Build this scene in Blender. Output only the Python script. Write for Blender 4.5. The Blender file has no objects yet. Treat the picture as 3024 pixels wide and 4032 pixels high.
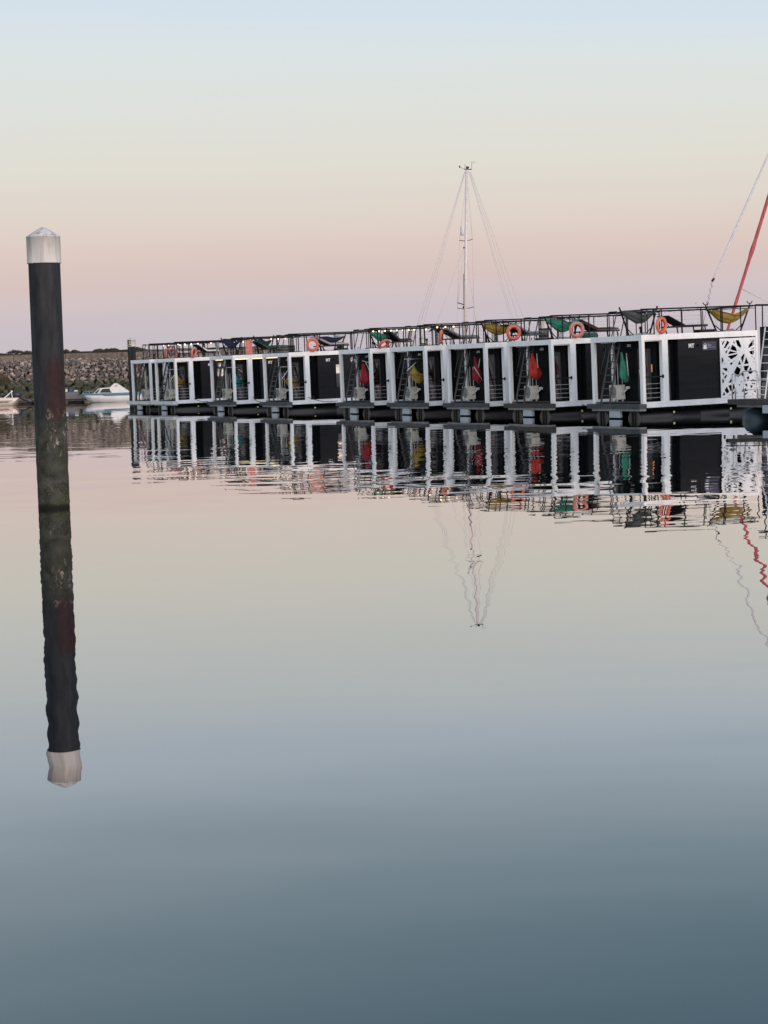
import bpy, math, random
from mathutils import Vector, Matrix, noise
from mathutils.geometry import tessellate_polygon
S = bpy.context.scene
COL = S.collection
R = random.Random(7)
PI = math.pi

# ------------------------------------------------------------------ camera
F, CX, CY, EYE = 8000.0, 1512.0, 2016.0, 2.25
PITCH = math.atan(566 / F); ROLL = 0.029
cam = bpy.data.cameras.new('camera')
cam.sensor_fit = 'HORIZONTAL'; cam.sensor_width = 36; cam.lens = F / 3024 * 36
cam.clip_start = 0.5; cam.clip_end = 30000
co = bpy.data.objects.new('camera', cam); COL.objects.link(co)
CM = Matrix.Translation((0, 0, EYE)) @ Matrix.Rotation(PI / 2 - PITCH, 4, 'X') @ Matrix.Rotation(-ROLL, 4, 'Z')
co.matrix_world = CM
S.camera = co
CR = CM.to_3x3(); CRI = CR.inverted()

def proj(p):
    q = CRI @ (Vector(p) - Vector((0, 0, EYE)))
    return CX + F * q.x / -q.z, CY - F * q.y / -q.z

def point(px, D, z):
    """world point at depth D and height z that shows at photo column px"""
    lo, hi = -80.0, 80.0
    for _ in range(50):
        m = (lo + hi) / 2
        if proj((m, D, z))[0] < px: lo = m
        else: hi = m
    return Vector((lo, D, z))

# ------------------------------------------------------------------ materials
def mat(name, col, rough=0.6, metal=0.0, var=0.15, scale=6.0, stretch=(1, 1, 1), col2=None, bump=0.0, spec=0.5, emit=None, es=0.0, rnd=0.0):
    m = bpy.data.materials.new(name); m.use_nodes = True
    nt = m.node_tree; N = nt.nodes; L = nt.links
    b = N['Principled BSDF']
    tc = N.new('ShaderNodeTexCoord'); mp = N.new('ShaderNodeMapping'); mp.inputs['Scale'].default_value = stretch
    L.new(tc.outputs['Object'], mp.inputs['Vector'])
    nz = N.new('ShaderNodeTexNoise'); nz.inputs['Scale'].default_value = scale; nz.inputs['Detail'].default_value = 5
    L.new(mp.outputs['Vector'], nz.inputs['Vector'])
    r = N.new('ShaderNodeValToRGB'); r.color_ramp.elements[0].position = 0.3; r.color_ramp.elements[1].position = 0.7
    c2 = col2 or tuple(c * (1 - var) for c in col)
    c1 = col if col2 else tuple(min(1, c * (1 + var * 0.5)) for c in col)
    r.color_ramp.elements[0].color = (*c2, 1); r.color_ramp.elements[1].color = (*c1, 1)
    L.new(nz.outputs['Fac'], r.inputs['Fac'])
    out = r.outputs['Color']
    if rnd:
        oi = N.new('ShaderNodeObjectInfo'); mr = N.new('ShaderNodeMapRange')
        mr.inputs['To Min'].default_value = 1 - rnd; mr.inputs['To Max'].default_value = 1 + rnd
        L.new(oi.outputs['Random'], mr.inputs['Value'])
        vm = N.new('ShaderNodeVectorMath'); vm.operation = 'SCALE'
        L.new(out, vm.inputs[0]); L.new(mr.outputs['Result'], vm.inputs['Scale']); out = vm.outputs['Vector']
    L.new(out, b.inputs['Base Color'])
    b.inputs['Roughness'].default_value = rough; b.inputs['Metallic'].default_value = metal
    b.inputs['Specular IOR Level'].default_value = spec
    if bump:
        bp = N.new('ShaderNodeBump'); bp.inputs['Strength'].default_value = 0.6; bp.inputs['Distance'].default_value = bump
        L.new(nz.outputs['Fac'], bp.inputs['Height']); L.new(bp.outputs['Normal'], b.inputs['Normal'])
    if emit:
        b.inputs['Emission Color'].default_value = (*emit, 1); b.inputs['Emission Strength'].default_value = es
    return m

M = {}
M['white'] = mat('white_painted_steel', (.84, .85, .85), .45, var=.10, scale=2.2, stretch=(1.5, 1.5, .25))
M['clad'] = mat('charcoal_cladding', (.0095, .0098, .0125), .6, var=.35, scale=2.5, stretch=(.4, 1, 3), spec=.2)
M['black'] = mat('black_painted_metal', (.007, .006, .007), .55, var=.3, spec=.25)
M['lad'] = mat('edge_lit_ladder_black', (.030, .030, .033), .4)  # black lightened so its colour carries the light caught on the ladder edges
M['void'] = mat('black_recess_panel', (.003, .003, .004), .7, spec=.1)
M['clad_shaded'] = mat('shaded_terrace_boards', (.0055, .0055, .0075), .7, var=.35, scale=2.5, spec=.12)  # darker copy of the cladding; the terrace's shade is put into its colour
M['winm'] = mat('sky_reflecting_window', (.42, .40, .37), .06, metal=1.0, var=.5, scale=1.6)
M['glass'] = mat('dark_window_glass', (.006, .007, .009), .08, spec=.5, var=.05)
M['frameg'] = mat('grey_door_frame', (.03, .033, .036), .5)
M['deck'] = mat('weathered_deck_boards', (.055, .062, .068), .75, var=.4, scale=7, stretch=(1, .4, 1), bump=.004)
M['deckw'] = mat('white_deck_edge', (.6, .62, .63), .6, var=.12)
M['deckb'] = mat('brown_grey_deck_boards', (.05, .045, .042), .8, var=.35, bump=.004)
M['strip'] = mat('pale_grey_bearer', (.22, .22, .22), .7, var=.3)
M['step'] = mat('pale_blue_float_box', (.40, .45, .50), .6, var=.15)
M['tube'] = mat('black_plastic_tube', (.009, .009, .011), .36, var=.25, spec=.5, scale=3)
M['tubeend'] = mat('grey_tube_end_plate', (.085, .085, .08), .6, var=.3, scale=5)
M['tag'] = mat('yellow_reflector', (.62, .60, .24), .5)
M['ac'] = mat('cream_plastic_casing', (.78, .76, .69), .5, var=.1)
M['acf'] = mat('grey_fan_grille', (.26, .26, .25), .5)
M['pipe'] = mat('white_plastic_pipe', (.80, .80, .78), .45)
M['steel'] = mat('bright_steel', (.55, .55, .56), .3, metal=.6, var=.1)
M['wire'] = mat('thin_steel_wire', (.50, .49, .50), .4, metal=.0)
M['letter'] = mat('white_letter_sheet', (.78, .79, .80), .5)
M['sign'] = mat('navy_sign_board', (.018, .02, .06), .4, var=.15)
M['navy'] = mat('dull_navy_mark', (.30, .30, .36), .5)
M['lamp'] = mat('lit_strip_lamp', (.8, .7, .4), .5, emit=(1, .80, .36), es=1.6)
M['lampw'] = mat('unlit_strip_lamp', (.7, .7, .66), .5)
M['bulb'] = mat('lit_warm_bulb', (.9, .7, .4), .5, emit=(1, .72, .38), es=3.2)
M['lantern'] = mat('dim_orange_lantern', (.5, .25, .1), .5, emit=(1, .42, .16), es=.26)
M['bulboff'] = mat('unlit_glass_bulb', (.5, .5, .5), .2)
M['orange'] = mat('orange_ring_plastic', (.62, .11, .05), .5, var=.12)
M['pink'] = mat('sun_faded_ring_plastic', (.58, .20, .16), .6, var=.2)
M['band'] = mat('pale_ring_band', (.66, .20, .13), .6)
M['yellow'] = mat('mustard_canvas', (.36, .25, .045), .85, var=.3, scale=4)
M['green'] = mat('jade_green_canvas', (.05, .27, .19), .85, var=.3, scale=4)
M['dgreen'] = mat('dark_green_canvas', (.012, .07, .05), .85, var=.3)
M['teal'] = mat('teal_canvas', (.03, .25, .26), .85, var=.3, scale=4)
M['red'] = mat('bright_red_canvas', (.55, .04, .03), .85, var=.3, scale=4)
M['dred'] = mat('crimson_canvas', (.34, .02, .035), .85, var=.3, scale=4)
M['blue'] = mat('navy_blue_canvas', (.02, .035, .10), .85, var=.3)
M['grey'] = mat('grey_green_canvas', (.10, .12, .11), .85, var=.35, scale=4)
M['brownc'] = mat('dark_brown_canvas', (.05, .035, .022), .85, var=.3)
M['cush'] = mat('charcoal_cushion', (.035, .03, .03), .85, var=.2)
M['cushw'] = mat('pale_grey_cushion', (.35, .34, .33), .85, var=.1)
M['wood'] = mat('brown_slatted_wood', (.045, .022, .015), .7, var=.4, scale=8, stretch=(1, 8, 1))
M['greyp'] = mat('blue_grey_plastic', (.16, .18, .20), .6)
M['whitep'] = mat('white_moulded_plastic', (.68, .68, .70), .45)
M['pinkp'] = mat('salmon_plastic', (.56, .30, .26), .6)
M['rope'] = mat('dark_rope', (.02, .02, .022), .9)
M['ropew'] = mat('pale_rope', (.40, .38, .36), .9)
M['sail'] = mat('white_furled_sail', (.60, .60, .64), .8, var=.15, scale=5)
M['redsail'] = mat('red_sail_cover', (.42, .085, .095), .8, var=.35, scale=4, stretch=(3, 3, .5), bump=.02)
M['mast'] = mat('anodised_mast', (.62, .56, .54), .4, var=.1)
M['gel'] = mat('white_gelcoat', (.68, .67, .66), .3, var=.06, scale=1.5)
M['cream'] = mat('cream_gelcoat', (.72, .60, .52), .35, var=.07, scale=1.5)
M['aqua'] = mat('faded_blue_paint', (.08, .19, .25), .4, var=.15)
M['dark'] = mat('dark_outboard_cowl', (.02, .022, .028), .4)
M['tank'] = mat('teal_plastic_float', (.014, .036, .050), .45, var=.25, scale=2)
M['conc'] = mat('stained_concrete', (.17, .155, .14), .9, var=.35, scale=3)
M['wall'] = mat('mottled_concrete', (.20, .165, .135), .9, scale=1.6, col2=(.075, .062, .052))
M['box'] = mat('grey_box_panel', (.16, .155, .155), .8, var=.1)
M['bluep'] = mat('blue_plastic', (.03, .07, .22), .5)
M['core'] = mat('dark_rubble_earth', (.022, .019, .016), .95, var=.5, scale=2)
M['bush'] = mat('dusky_scrub_leaves', (.05, .048, .028), .9, var=.5, scale=3)
M['twig'] = mat('dry_brown_twigs', (.09, .065, .04), .9, var=.4)
M['curtain'] = mat('warm_lit_curtain', (.3, .14, .07), .9, emit=(1, .45, .18), es=.16, scale=7, var=.9)

def mat_cap():
    m = mat('streaked_white_cap', (.60, .585, .56), .6, var=.3, scale=5, stretch=(3, 3, .35), col2=(.40, .385, .36))
    nt = m.node_tree; N = nt.nodes; L = nt.links; b = N['Principled BSDF']
    base = b.inputs['Base Color'].links[0].from_socket
    tc = N.new('ShaderNodeTexCoord'); mp = N.new('ShaderNodeMapping'); mp.inputs['Scale'].default_value = (9, 9, 1.3)
    L.new(tc.outputs['Object'], mp.inputs['Vector'])
    n = N.new('ShaderNodeTexNoise'); n.inputs['Scale'].default_value = 1; n.inputs['Detail'].default_value = 6
    L.new(mp.outputs['Vector'], n.inputs['Vector'])
    r = N.new('ShaderNodeValToRGB'); r.color_ramp.elements[0].position = .52; r.color_ramp.elements[1].position = .72
    L.new(n.outputs['Fac'], r.inputs['Fac'])
    sp = N.new('ShaderNodeSeparateXYZ'); L.new(tc.outputs['Object'], sp.inputs[0])
    zr = N.new('ShaderNodeMapRange'); zr.inputs['From Min'].default_value = 4.25; zr.inputs['From Max'].default_value = 4.65
    L.new(sp.outputs['Z'], zr.inputs['Value'])
    mu = N.new('ShaderNodeMath'); mu.operation = 'MULTIPLY'; L.new(r.outputs['Color'], mu.inputs[0]); L.new(zr.outputs['Result'], mu.inputs[1])
    mx = N.new('ShaderNodeMixRGB'); mx.inputs['Color2'].default_value = (.09, .085, .08, 1)
    L.new(mu.outputs[0], mx.inputs['Fac']); L.new(base, mx.inputs['Color1']); L.new(mx.outputs['Color'], b.inputs['Base Color'])
    return m
M['cap'] = mat_cap()

def mat_pile():
    m = bpy.data.materials.new('weathered_steel_pile'); m.use_nodes = True
    nt = m.node_tree; N = nt.nodes; L = nt.links; b = N['Principled BSDF']
    tc = N.new('ShaderNodeTexCoord'); sp = N.new('ShaderNodeSeparateXYZ'); L.new(tc.outputs['Object'], sp.inputs[0])
    def nz(scale, st=(1, 1, 1), det=6):
        mp = N.new('ShaderNodeMapping'); mp.inputs['Scale'].default_value = st; L.new(tc.outputs['Object'], mp.inputs['Vector'])
        n = N.new('ShaderNodeTexNoise'); n.inputs['Scale'].default_value = scale; n.inputs['Detail'].default_value = det; n.inputs['Roughness'].default_value = .65
        L.new(mp.outputs['Vector'], n.inputs['Vector']); return n.outputs['Fac']
    def mr(v, a, c, t0=0.0, t1=1.0):
        k = N.new('ShaderNodeMapRange'); k.inputs['From Min'].default_value = a; k.inputs['From Max'].default_value = c
        k.inputs['To Min'].default_value = t0; k.inputs['To Max'].default_value = t1
        L.new(v, k.inputs['Value']); return k.outputs['Result']
    def op(o, a, c):
        k = N.new('ShaderNodeMath'); k.operation = o
        for i, v in enumerate((a, c)):
            if isinstance(v, (int, float)): k.inputs[i].default_value = v
            else: L.new(v, k.inputs[i])
        return k.outputs[0]
    def mix(f, c1, c2):
        k = N.new('ShaderNodeMixRGB'); L.new(f, k.inputs['Fac'])
        for i, v in (('Color1', c1), ('Color2', c2)):
            if isinstance(v, tuple): k.inputs[i].default_value = (*v, 1)
            else: L.new(v, k.inputs[i])
        return k.outputs['Color']
    z, x = sp.outputs['Z'], sp.outputs['X']
    streak = nz(3, (2.2, 2.2, .4))
    c = mix(mr(streak, .35, .7), (.013, .015, .019), (.040, .042, .046))
    # rust stain on the right flank
    edge = op('ADD', x, op('MULTIPLY', op('SUBTRACT', nz(3.5, (1, 1, .8)), .5), .28))
    zz = op('ADD', z, op('MULTIPLY', op('SUBTRACT', nz(4), .5), .8))
    rust = op('MULTIPLY', mr(edge, -.03, .07), op('MULTIPLY', mr(zz, 1.1, 1.5), mr(zz, 2.35, 2.65, 1, 0)))
    c = mix(op('MULTIPLY', rust, .75), c, mix(mr(nz(9), .35, .65), (.024, .010, .010), (.040, .015, .014)))
    # algae and slime zone
    zn = op('ADD', z, op('MULTIPLY', op('SUBTRACT', nz(3), .5), 1.3))
    alg = mr(zn, 1.75, 1.25)
    c = mix(alg, c, mix(mr(nz(4.5), .38, .62), (.018, .022, .012), (.055, .055, .048)))
    c = mix(op('MULTIPLY', mr(zn, 1.0, .8), mr(nz(3.2), .50, .66)), c, (.034, .042, .012))
    # chalky scars and barnacles
    scar = op('MULTIPLY', mr(nz(14, (1, 1, .6)), .56, .64), op('MULTIPLY', mr(zn, .95, 1.15), mr(zn, 1.9, 1.6)))
    c = mix(op('MULTIPLY', scar, mr(edge, -.12, .12)), c, (.26, .23, .20))
    barn = op('MULTIPLY', mr(nz(30), .58, .66), mr(zn, .75, .3))
    c = mix(op('MULTIPLY', barn, .6), c, (.16, .16, .14))
    wet = mr(op('ADD', z, op('MULTIPLY', op('SUBTRACT', nz(8), .5), .10)), .10, .045)
    c = mix(wet, c, (.008, .009, .006))
    L.new(c, b.inputs['Base Color']); b.inputs['Roughness'].default_value = .75; b.inputs['Specular IOR Level'].default_value = .18
    bp = N.new('ShaderNodeBump'); bp.inputs['Strength'].default_value = .6; bp.inputs['Distance'].default_value = .012
    L.new(op('MULTIPLY', nz(22), mr(z, 2.2, .6)), bp.inputs['Height']); L.new(bp.outputs['Normal'], b.inputs['Normal'])
    return m
M['pile'] = mat_pile()

def mat_rock():
    m = bpy.data.materials.new('breakwater_stone'); m.use_nodes = True
    nt = m.node_tree; N = nt.nodes; L = nt.links; b = N['Principled BSDF']
    geo = N.new('ShaderNodeNewGeometry'); sp = N.new('ShaderNodeSeparateXYZ'); L.new(geo.outputs['Position'], sp.inputs[0])
    tc = N.new('ShaderNodeTexCoord')
    n = N.new('ShaderNodeTexNoise'); n.inputs['Scale'].default_value = 1.3; n.inputs['Detail'].default_value = 6; L.new(geo.outputs['Position'], n.inputs['Vector'])
    n2 = N.new('ShaderNodeTexNoise'); n2.inputs['Scale'].default_value = 5; n2.inputs['Detail'].default_value = 6; L.new(geo.outputs['Position'], n2.inputs['Vector'])
    isl = N.new('ShaderNodeNewGeometry')
    oi = N.new('ShaderNodeObjectInfo')
    ad = N.new('ShaderNodeMath'); ad.operation = 'ADD'; L.new(oi.outputs['Random'], ad.inputs[0]); L.new(isl.outputs['Random Per Island'], ad.inputs[1])
    fr = N.new('ShaderNodeMath'); fr.operation = 'FRACT'; L.new(ad.outputs[0], fr.inputs[0])
    cr = N.new('ShaderNodeValToRGB'); e = cr.color_ramp.elements
    e[0].color = (.07, .056, .049, 1); e[1].color = (.48, .39, .30, 1); k = e.new(.35); k.color = (.14, .115, .10, 1); k = e.new(.75); k.color = (.25, .20, .17, 1)
    L.new(fr.outputs[0], cr.inputs['Fac'])
    mu = N.new('ShaderNodeMixRGB'); mu.blend_type = 'MULTIPLY'; mu.inputs['Fac'].default_value = .8
    r2 = N.new('ShaderNodeValToRGB'); r2.color_ramp.elements[0].color = (.5, .48, .46, 1); r2.color_ramp.elements[1].color = (1.1, 1.1, 1.1, 1)
    r2.color_ramp.elements[0].position = .3; r2.color_ramp.elements[1].position = .65
    L.new(n2.outputs['Fac'], r2.inputs['Fac']); L.new(cr.outputs['Color'], mu.inputs['Color1']); L.new(r2.outputs['Color'], mu.inputs['Color2'])
    # weed growing up to the high water mark
    za = N.new('ShaderNodeMath'); za.operation = 'MULTIPLY_ADD'; L.new(n.outputs['Fac'], za.inputs[0]); za.inputs[1].default_value = 1.6; L.new(sp.outputs['Z'], za.inputs[2])
    wr = N.new('ShaderNodeValToRGB'); w = wr.color_ramp.elements
    w[0].position = 0; w[0].color = (.085, .07, .045, 1); w[1].position = 1; w[1].color = (.03, .038, .014, 1)
    k = w.new(.35); k.color = (.075, .065, .035, 1); k = w.new(.5); k.color = (.026, .04, .012, 1)
    zr = N.new('ShaderNodeMapRange'); zr.inputs['From Min'].default_value = 0; zr.inputs['From Max'].default_value = 3.2
    L.new(za.outputs[0], zr.inputs['Value']); L.new(zr.outputs['Result'], wr.inputs['Fac'])
    zf = N.new('ShaderNodeMapRange'); zf.inputs['From Min'].default_value = 3.1; zf.inputs['From Max'].default_value = 2.5
    L.new(za.outputs[0], zf.inputs['Value'])
    zm = N.new('ShaderNodeMath'); zm.operation = 'MULTIPLY'; zm.inputs[1].default_value = .78; L.new(zf.outputs['Result'], zm.inputs[0])
    mx = N.new('ShaderNodeMixRGB'); L.new(zm.outputs[0], mx.inputs['Fac']); L.new(mu.outputs['Color'], mx.inputs['Color1']); L.new(wr.outputs['Color'], mx.inputs['Color2'])
    L.new(mx.outputs['Color'], b.inputs['Base Color']); b.inputs['Roughness'].default_value = .9
    bp = N.new('ShaderNodeBump'); bp.inputs['Distance'].default_value = .05; L.new(n2.outputs['Fac'], bp.inputs['Height']); L.new(bp.outputs['Normal'], b.inputs['Normal'])
    return m
M['rock'] = mat_rock()

# ------------------------------------------------------------------ mesh builder
class MB:
    def __init__(s): s.v = []; s.f = []; s.sm = []
    def add(s, vs, fs, smooth=False):
        o = len(s.v); s.v += [tuple(v) for v in vs]
        for f in fs: s.f.append([i + o for i in f]); s.sm.append(smooth)
        return s
    def box(s, x0, x1, y0, y1, z0, z1):
        return s.add([(x, y, z) for z in (z0, z1) for y in (y0, y1) for x in (x0, x1)],
                     [(0, 2, 3, 1), (4, 5, 7, 6), (0, 1, 5, 4), (2, 6, 7, 3), (0, 4, 6, 2), (1, 3, 7, 5)])
    def tube(s, p, q, r, r2=None, n=8, smooth=True):
        p, q = Vector(p), Vector(q); r2 = r if r2 is None else r2
        d = (q - p).normalized(); a = d.orthogonal().normalized(); b = d.cross(a)
        vs = []
        for c, rr in ((p, r), (q, r2)):
            for i in range(n):
                t = 2 * PI * (i + .5) / n; vs.append(c + (a * math.cos(t) + b * math.sin(t)) * rr)
        fs = [(i, (i + 1) % n, (i + 1) % n + n, i + n) for i in range(n)]
        o = len(s.v); s.add(vs, fs, smooth)
        s.f += [[o + i for i in reversed(range(n))], [o + n + i for i in range(n)]]; s.sm += [False, False]
        return s
    def bar(s, p, q, w, h=None):
        """square bar"""
        return s.tube(p, q, w * .7071, n=4, smooth=False)
    def path(s, pts, r, n=6):
        for a, b in zip(pts, pts[1:]): s.tube(a, b, r, n=n)
        return s
    def lathe(s, prof, n=16, c=(0, 0, 0), axis='Z', smooth=True):
        rings = []
        for r, z in prof:
            ring = []
            for i in range(n):
                t = 2 * PI * i / n; x, y = r * math.cos(t), r * math.sin(t)
                q = (x, y, z) if axis == 'Z' else ((z, x, y) if axis == 'X' else (x, z, y))
                ring.append((q[0] + c[0], q[1] + c[1], q[2] + c[2]))
            rings.append(ring)
        return s.loft(rings, smooth)
    def loft(s, rings, smooth=True, closed=True, caps=True):
        n = len(rings[0]); vs = [p for r in rings for p in r]; fs = []
        for k in range(len(rings) - 1):
            for i in range(n if closed else n - 1):
                j = (i + 1) % n; fs.append((k * n + i, k * n + j, (k + 1) * n + j, (k + 1) * n + i))
        o = len(s.v); s.add(vs, fs, smooth)
        if caps:
            m = (len(rings) - 1) * n
            s.f += [[o + i for i in reversed(range(n))], [o + m + i for i in range(n)]]; s.sm += [False, False]
        return s
    def torus(s, c, R0, r, n=28, k=10, axis='Y', a0=0, a1=2 * PI):
        rings = []
        full = abs(a1 - a0 - 2 * PI) < 1e-6
        for i in range(n + 1):
            t = a0 + (a1 - a0) * i / n; ring = []
            for j in range(k):
                u = 2 * PI * j / k; rr = R0 + r * math.cos(u); h = r * math.sin(u)
                ring.append((c[0] + rr * math.cos(t), c[1] + h, c[2] + rr * math.sin(t)))
            rings.append(ring)
        return s.loft(rings, True, True, not full)
    def prism(s, outer, holes, fn, d):
        """flat polygon with holes, thickness d; fn maps (u, v, w) to a point"""
        loops = [outer] + holes
        flat = [p for l in loops for p in l]; n = len(flat)
        tris = tessellate_polygon([[Vector((p[0], p[1], 0)) for p in l] for l in loops])
        vs = [fn(p[0], p[1], 0) for p in flat] + [fn(p[0], p[1], d) for p in flat]
        fs = [tuple(t) for t in tris] + [tuple(i + n for i in reversed(t)) for t in tris]
        o = 0
        for l in loops:
            k = len(l)
            for i in range(k): fs.append((o + i, o + (i + 1) % k, o + (i + 1) % k + n, o + i + n))
            o += k
        return s.add(vs, fs)
    def sheet(s, fn, nu, nv, t=.006):
        """cloth: a closed thin sheet"""
        g = [[Vector(fn(i / nu, j / nv)) for j in range(nv + 1)] for i in range(nu + 1)]
        top, bot = [], []
        for i in range(nu + 1):
            for j in range(nv + 1):
                du = g[min(i + 1, nu)][j] - g[max(i - 1, 0)][j]; dv = g[i][min(j + 1, nv)] - g[i][max(j - 1, 0)]
                nn = du.cross(dv); nn = nn.normalized() if nn.length > 1e-9 else Vector((0, 0, 1))
                top.append(g[i][j] + nn * t / 2); bot.append(g[i][j] - nn * t / 2)
        W = nv + 1; n = len(top); fs = []
        for i in range(nu):
            for j in range(nv):
                a = i * W + j; fs.append((a, a + 1, a + W + 1, a + W)); fs.append((a + n, a + W + n, a + W + 1 + n, a + 1 + n))
        per = [i * W for i in range(nu + 1)] + [nu * W + j for j in range(1, W)] + [i * W + nv for i in range(nu - 1, -1, -1)] + [j for j in range(nv - 1, 0, -1)]
        for a, b in zip(per, per[1:] + per[:1]): fs.append((a, a + n, b + n, b))
        return s.add(top + bot, fs, True)

MESH = {}
def part(name, mb, m, parent=None, key=None, at=None):
    """one mesh object; key shares the mesh data between repeats; mb may be a function that builds it"""
    if key and (key, m) in MESH: me = MESH[(key, m)]
    else:
        if callable(mb): mb = mb()
        me = bpy.data.meshes.new(name); me.from_pydata(mb.v, [], mb.f)
        me.polygons.foreach_set('use_smooth', mb.sm); me.materials.append(M[m]); me.update()
        if key: MESH[(key, m)] = me
    o = bpy.data.objects.new(name, me); COL.objects.link(o)
    if parent: o.parent = parent
    if at is not None: o.matrix_basis = at if isinstance(at, Matrix) else Matrix.Translation(at)
    return o
def tag(o, label=None, cat=None, group=None, kind=None):
    if label: o['label'] = label
    if cat: o['category'] = cat
    if group: o['group'] = group
    if kind: o['kind'] = kind
    return o
def thing(name, label, cat, mtx, group=None):
    o = bpy.data.objects.new(name, None); COL.objects.link(o); o.empty_display_size = .2
    o.matrix_basis = mtx if isinstance(mtx, Matrix) else Matrix.Translation(mtx)
    return tag(o, label, cat, group)
T = Matrix.Translation
def RZ(a): return Matrix.Rotation(a, 4, 'Z')

# ------------------------------------------------------------------ world: clear dusk sky, sun just down behind the camera
SUNDIR = Vector((.52, -.85, .10)).normalized()
w = bpy.data.worlds.new('World'); S.world = w; w.use_nodes = True
nt = w.node_tree; N = nt.nodes; L = nt.links
for n in list(N): N.remove(n)
out = N.new('ShaderNodeOutputWorld'); tc = N.new('ShaderNodeTexCoord')
sep = N.new('ShaderNodeSeparateXYZ'); L.new(tc.outputs['Generated'], sep.inputs[0])
def srgb(*c): return tuple((x / 255 / 12.92 if x <= 10 else ((x / 255 + .055) / 1.055) ** 2.4) for x in c) + (1,)
def wm(op, a, b, clamp=False):
    k = N.new('ShaderNodeMath'); k.operation = op; k.use_clamp = clamp
    for i, v in enumerate((a, b)):
        if isinstance(v, (int, float)): k.inputs[i].default_value = v
        else: L.new(v, k.inputs[i])
    return k.outputs[0]
# faint uneven bands high in the air
mpn = N.new('ShaderNodeMapping'); mpn.inputs['Scale'].default_value = (2.5, 2.5, 22)
L.new(tc.outputs['Generated'], mpn.inputs['Vector'])
nzw = N.new('ShaderNodeTexNoise'); nzw.inputs['Scale'].default_value = 1.0; nzw.inputs['Detail'].default_value = 2
L.new(mpn.outputs['Vector'], nzw.inputs['Vector'])
zb = wm('ADD', sep.outputs['Z'], wm('MULTIPLY', wm('SUBTRACT', nzw.outputs['Fac'], .5), .018))
# higher and to the left the sky stays lighter
zb = wm('ADD', zb, wm('MULTIPLY', wm('MULTIPLY', sep.outputs['X'], .95), wm('MAXIMUM', wm('SUBTRACT', zb, .13), 0.0)))
SKY = [(0.0, (196, 190, 199)), (.019, (200, 191, 198)), (.0275, (204, 192, 197)), (.036, (209, 194, 196)), (.044, (213, 194, 191)), (.0577, (219, 200, 193)),
       (.069, (222, 207, 198)), (.083, (222, 213, 204)), (.0995, (223, 220, 210)), (.120, (222, 223, 218)), (.145, (219, 226, 226)), (.1615, (214, 225, 233)), (.183, (206, 222, 235)),
       (.215, (187, 206, 219)), (.27, (157, 185, 200)), (.33, (131, 164, 184)), (.5, (144, 174, 208)), (1.0, (144, 176, 216))]
frm = wm('POWER', wm('MAXIMUM', zb, 0.0), .5)
rp = N.new('ShaderNodeValToRGB'); rp.color_ramp.interpolation = 'EASE' if False else 'LINEAR'
els = rp.color_ramp.elements
els[0].position = 0; els[0].color = srgb(*SKY[0][1]); els[1].position = 1; els[1].color = srgb(*SKY[-1][1])
for z, c in SKY[1:-1]:
    e = els.new(math.sqrt(z)); e.color = srgb(*c)
L.new(frm, rp.inputs['Fac'])
# glow of the set sun behind the viewer
dt = N.new('ShaderNodeVectorMath'); dt.operation = 'DOT_PRODUCT'; L.new(tc.outputs['Generated'], dt.inputs[0]); dt.inputs[1].default_value = SUNDIR
gl = wm('POWER', wm('MAXIMUM', wm('MULTIPLY_ADD', dt.outputs['Value'], .5), 0.0), 1.0)
g = N.new('ShaderNodeMapRange'); g.inputs['From Min'].default_value = -.15; g.inputs['From Max'].default_value = 1; g.clamp = True
L.new(dt.outputs['Value'], g.inputs['Value'])
gp = wm('POWER', g.outputs['Result'], 2.0)
gc = N.new('ShaderNodeMixRGB'); gc.blend_type = 'ADD'; gc.inputs['Color2'].default_value = (1.5, 1.3, 1.2, 1)
L.new(gp, gc.inputs['Fac']); L.new(rp.outputs['Color'], gc.inputs['Color1'])
bg = N.new('ShaderNodeBackground'); L.new(gc.outputs['Color'], bg.inputs['Color']); bg.inputs['Strength'].default_value = 1.0
sk = N.new('ShaderNodeTexSky'); sk.sky_type = 'NISHITA'; sk.sun_disc = False
sk.sun_elevation = math.radians(1.5); sk.sun_rotation = math.atan2(SUNDIR.x, SUNDIR.y)
bg2 = N.new('ShaderNodeBackground'); L.new(sk.outputs['Color'], bg2.inputs['Color']); bg2.inputs['Strength'].default_value = .005
ads = N.new('ShaderNodeAddShader'); L.new(bg.outputs[0], ads.inputs[0]); L.new(bg2.outputs[0], ads.inputs[1])
L.new(ads.outputs[0], out.inputs['Surface'])

ld = bpy.data.lights.new('sun', 'SUN'); ld.energy = 1.5; ld.angle = math.radians(14); ld.color = (1, .74, .60)
lo = bpy.data.objects.new('sun', ld); COL.objects.link(lo); lo.rotation_euler = SUNDIR.to_track_quat('Z', 'Y').to_euler()
lo.location = (20, -20, 20)

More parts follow.
